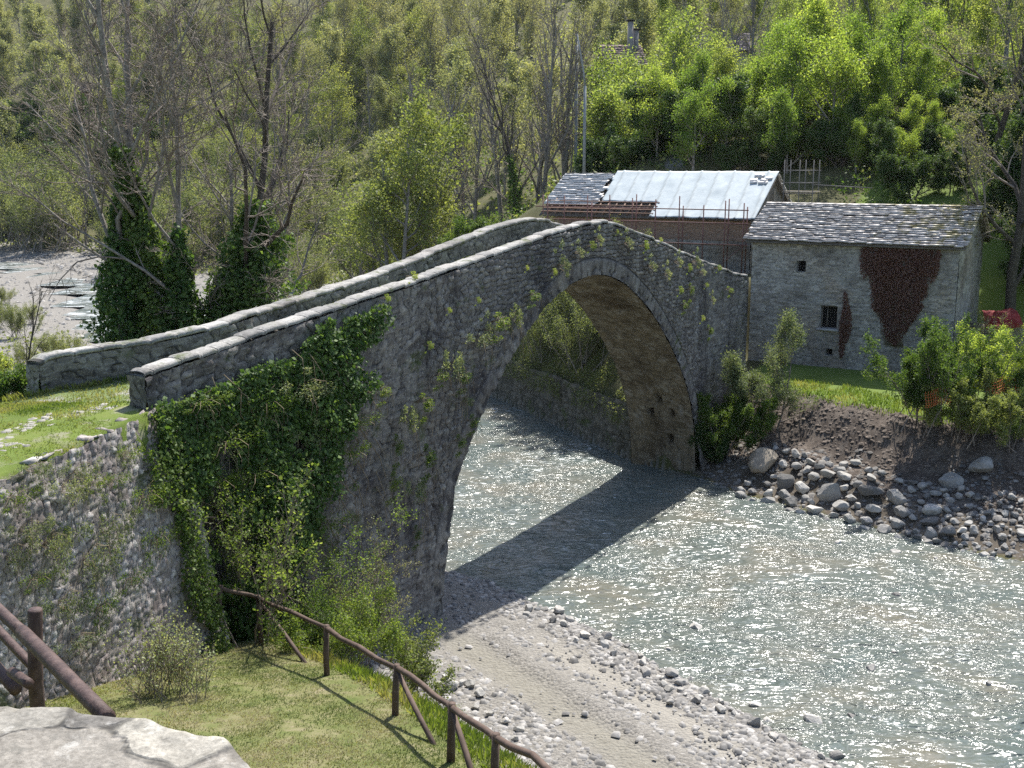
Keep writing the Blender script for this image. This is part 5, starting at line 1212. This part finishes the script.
for u, v, d in ((452, 692, .5), (471, 690, .42), (480, 699, .4), (462, 688, .35), (440, 700, .35), (475, 712, .3), (490, 720, .3), (447, 684, .3), (505, 728, .25), (520, 735, .3), (515, 745, .25), (438, 690, .25)):
    p = gp(u, v, .3); rock('river_stone', p[0], p[1], d, 'pale stone heaped on the gravel just beyond the fence', 'stones heaped beyond the fence', True, None, .2, r2)
cnt = 0
while cnt < 26:
    x, y = r2.uniform(1, 18), r2.uniform(24, 43); dd = min(-float(sdist(np.array([x]), np.array([y]), RE)[0]), float(sdist(np.array([x]), np.array([y]), LE)[0])); d = r2.choice([.2, .25, .3, .4])
    if dd < .4 or (dd > 2.5 and r2.random() < .6) or not free(x, y, d, .8): cnt += .02; continue
    placed.append((x, y, d)); rock('river_stone', x, y, d, 'stone breaking the surface of the shallow river', 'stones awash in the river', r2.random() < .4, None, .2, r2); cnt += 1
# pebbles
def pebbles(name, P, D, mat, r):
    n = len(P); base = np.array([(0,0,.5),(.5,0,.1),(0,.5,.1),(-.5,0,.1),(0,-.5,.1),(0,0,-.4)]); fq = np.array([[0,1,2,2],[0,2,3,3],[0,3,4,4],[0,4,1,1]])
    base = np.array([(.32,.32,.34),(-.32,.3,.36),(-.3,-.32,.32),(.33,-.3,.34),(.5,.46,-.1),(-.48,.5,-.1),(-.5,-.46,-.1),(.47,-.5,-.1)]); fq = np.array([[0,1,2,3],[0,4,5,1],[1,5,6,2],[2,6,7,3],[3,7,4,0]])
    a = r.uniform(0, 2*pi, n); V = base[None]*(D[:, None, None]*r.uniform(.6, 1.3, (n, 1, 3)))*np.array([1, 1, .75])*(1+r.normal(0, .12, (n, 8, 3)))
    x = V[..., 0]*np.cos(a)[:, None]-V[..., 1]*np.sin(a)[:, None]; y = V[..., 0]*np.sin(a)[:, None]+V[..., 1]*np.cos(a)[:, None]
    W_ = np.stack([x, y, V[..., 2]], -1)+P[:, None, :]; Fq = (fq[None]+(np.arange(n)*8)[:, None, None]).reshape(-1, 4)
    link(name, mesh(name, W_.reshape(-1, 3), Fq, dict(tint=np.repeat(r.random(n), 8))), mat, None, kind='stuff')
M['rubble'] = mat_plain('bank_rubble', (.09,.083,.077), (.22,.205,.185), 4, .9, tint=.5, bump=0); M['clod'] = mat_plain('dirt_clod', (.06,.046,.037), (.17,.14,.115), 3, .95, tint=.4, bump=0); M['path_stone'] = mat_plain('path_stone', (.2,.19,.165), (.33,.31,.27), 5, .9, tint=.2, bump=0)
M['pebble'] = mat_plain('river_pebble', (.13,.125,.12), (.3,.285,.265), 6, .9, tint=.45, bump=0)
r = np.random.default_rng(77)
def nearshore(x, y):
    d = -sdist(x, y, LE); tn_ = (x-T0[0])*TN[0]+(y-T0[1])*TN[1]
    w = np.where(d < 1.4, 1., .3+.6*(vnoise(x*.8, y*.8, 61) > .05))*np.where(np.abs(tn_-.15) < .65, .03, 1)*np.where(np.abs(tn_-2.2) < .45, .3, 1)
    return (d > -.5) & (d < 9) & (sdist(x, y, FE) < -2.2) & (r.random(len(x)) < w)
P = scatter(-5, 12, 14, 36, 60000, nearshore, r); pebbles('pebbles', P, .05+.17*r.random(len(P))**3, M['pebble'], r)
P = scatter(6, 28, 26, 48, 17000, lambda x, y: (sdist(x, y, RE) > -.2) & (sdist(x, y, RE) < 3.4+1.6*vnoise(x, y, 2)+.12*(x-10).clip(0, 12)) & (bl(x, y)[1] > .4), r); pebbles('bank_rubble', P, .07+.2*r.random(len(P))**2.5, M['rubble'], r)
P = scatter(-75, -14, 60, 170, 14000, lambda x, y: ((-sdist(x, y, LE) > .6) & (-sdist(x, y, LE) < 14) & (r.random(len(x)) < .5)) | ((sdist(x, y, RE) > -1) & (sdist(x, y, RE) < 20)), r); pebbles('upstream_stones', P, .15+.45*r.random(len(P))**3, M['pebble'], r)
P = scatter(-12, -7.2, 16, 25, 3200, lambda x, y: (np.abs(x+9.4-.35*(y-21)) < .55+.9*vnoise(x*.9, y*.9, 31)) & (vnoise(x*2, y*2, 33) > .02) & (-sdist(x, y, UL) > .3), r)
P[:, 2] -= .03; pebbles('path_stones', P, .07+.15*r.random(len(P)), M['path_stone'], r)
P = scatter(8, 30, 26, 50, 55000, lambda x, y: (sdist(x, y, RE) > 2.2) & (sdist(x, y, RE) < 6.2) & (bl(x, y)[1] > .4) & (vnoise(x*1.1, y*1.1, 5) > -.4), r); pebbles('bank_clods', P, .04+.14*r.random(len(P))**3, M['clod'], r)
# upstream boulders in the rapids are part of those stones

# ------------------------------------------------------------------ small things
M['orange'] = mat_plain('orange_netting', (.5,.1,.03), (.65,.16,.05), 20, .7, bump=0)
def netting(u, v, Yd, w, h, label, mat, name='safety_netting', cat='netting', seed=3):
    p = at(u, v, Yd); r = np.random.default_rng(seed); V = []; f = []
    o = thing(name, label, cat, tuple(p)); mb = MB()
    fx = lambda a, c_: np.array([a, .18*sin(a*5)+.1*sin(c_*9), c_-.12*sin(a*3)**2])
    for k in range(int(w/.09)): mb.tube([fx(-w/2+k*.09, c_) for c_ in np.linspace(-h/2, h/2, 5)], .008, 3, .5, False)
    for k in range(int(h/.09)): mb.tube([fx(a, -h/2+k*.09) for a in np.linspace(-w/2, w/2, 12)], .008, 3, .5, False)
    mb.obj('mesh', mat, o)
netting(938, 396, 41.7, 1.0, .6, 'torn orange safety netting caught low in the big green bush', M['orange'])
netting(1003, 384, 42.3, 1.3, .6, 'orange safety netting caught in the bush at the right edge', M['orange'], seed=4)
M['red'] = mat_plain('red_tarpaulin', (.13,.012,.011), (.26,.028,.025), 2.5, .8)
p = at(996, 312, 54); u_ = ar(-.95, .95, .06); v_ = ar(-.6, .6, .06); UU, VV = np.meshgrid(u_, v_, indexing='ij')
hz = .75*np.exp(-(UU/1.0)**4-(VV/.85)**4)+.35*fbm(UU*1.8, VV*1.8, 4, 5)
gz = zg1(p[0], p[1]); rt = link('red_tarpaulin', grid('red_tarpaulin', np.stack([UU, VV, hz*1.0], -1), len(u_), len(v_)), M['red']); rt.location = (p[0], p[1]-.6, p[2]-.55); rt.rotation_euler = (radians(48), 0, .15); tag(rt, 'crumpled red tarpaulin heap under the tree at the right edge', 'tarpaulin')
sb = link('timber_stack', None, None) if False else thing('timber_stack', 'stack of boards under the red tarpaulin beside the house', 'timber stack', (p[0], p[1], gz))
mb = MB()
hh = max(.3, p[2]-.55-gz)
for k in range(int(hh/.12)): mb.box((0, 0, .06+k*.12), (2.2, 1.5, .1), rotm(random.uniform(-.03, .03)), random.random())
mb.obj('boards', M['plank'], sb)
M['white'] = mat_plain('white_plastic', (.7,.7,.7), (.82,.82,.82), 3, .5)
def sack(u, v, Yd, d, label, rz):
    p = at(u, v, Yd); z = p[2]; mb = MB(); r = np.random.default_rng(int(u))
    th = np.linspace(0, 2*pi, 13)[:-1]; rows = [(-.3, .35), (-.22, .5), (0, .55), (.2, .46), (.32, .2), (.42, .1), (.5, .16)]
    V = np.array([[(np.cos(t)*r_*1.2, np.sin(t)*r_*.8, z_) for t in th] for z_, r_ in rows])*d*(1+r.normal(0, .05, (len(rows), 12, 1)))
    i_ = np.arange(len(rows)-1)[:, None]*12; j = np.arange(12)[None]; Fq = np.stack([i_+j, i_+(j+1) % 12, i_+12+(j+1) % 12, i_+12+j], -1).reshape(-1, 4)
    mb.add(V.reshape(-1, 3), Fq, .5); o = mb.obj('plastic_sack', M['white']); o.location = (p[0], p[1], zg1(p[0], p[1])+.3*d); o.rotation_euler = (0, 0, rz); tag(o, label, 'sack')
sack(551, 203, 70.5, .9, 'white plastic sack by the left end of the sheeted roof', .3)
sack(974, 338, 50.5, .9, 'white plastic sack beside the house gable and big bush', .8)

# ------------------------------------------------------------------ light
w = bpy.data.worlds.new('World'); bpy.context.scene.world = w; w.use_nodes = True; nt = w.node_tree
sky = nt.nodes.new('ShaderNodeTexSky'); sky.sky_type = 'NISHITA'; sky.sun_disc = False
EL = radians(57); az = math.atan2(.369, .930)       # sun ahead of the camera, a little to the right
sky.sun_elevation = EL; sky.sun_rotation = az; sky.altitude = 300; sky.air_density = 1.0; sky.dust_density = 1.5
bg = nt.nodes['Background']; bg.inputs['Strength'].default_value = .12; nt.links.new(sky.outputs[0], bg.inputs['Color'])
sd = bpy.data.lights.new('sun', 'SUN'); sd.energy = 4.6; sd.angle = radians(.53); sd.color = (1, .965, .9)
so = bpy.data.objects.new('sun', sd); C.objects.link(so)
so.rotation_euler = (pi/2-EL, 0, pi-az)
from mathutils import Vector
so.rotation_euler = Vector((-.369*cos(EL), -.930*cos(EL), -sin(EL))).to_track_quat('-Z', 'Y').to_euler()
S_ = bpy.context.scene
S_.view_settings.view_transform = 'Standard'; S_.view_settings.look = 'None'; S_.view_settings.gamma = 1; S_.view_settings.use_curve_mapping = False
S_.view_settings.exposure = 1.05
S_.cycles.use_denoising = False
S_.cycles.sample_clamp_direct = 12; S_.cycles.sample_clamp_indirect = 3
S_.cycles.max_bounces = 6; S_.cycles.diffuse_bounces = 3; S_.cycles.glossy_bounces = 2; S_.cycles.transmission_bounces = 2; S_.cycles.transparent_max_bounces = 4
S_.cycles.caustics_reflective = False; S_.cycles.caustics_refractive = False

hz = MB().box((0, 170, 60), (900, 470, 240)).me('haze')
m = bpy.data.materials.new('haze'); m.use_nodes = True; nt = m.node_tree; nt.nodes.remove(nt.nodes['Principled BSDF'])
pv = nt.nodes.new('ShaderNodeVolumePrincipled'); pv.inputs['Density'].default_value = HAZE; pv.inputs['Color'].default_value = (.9, .94, 1, 1); pv.inputs['Anisotropy'].default_value = .2
nt.links.new(pv.outputs[0], nt.nodes['Material Output'].inputs['Volume'])
link('haze', hz, m, None, kind='stuff')
S_.cycles.volume_bounces = 0
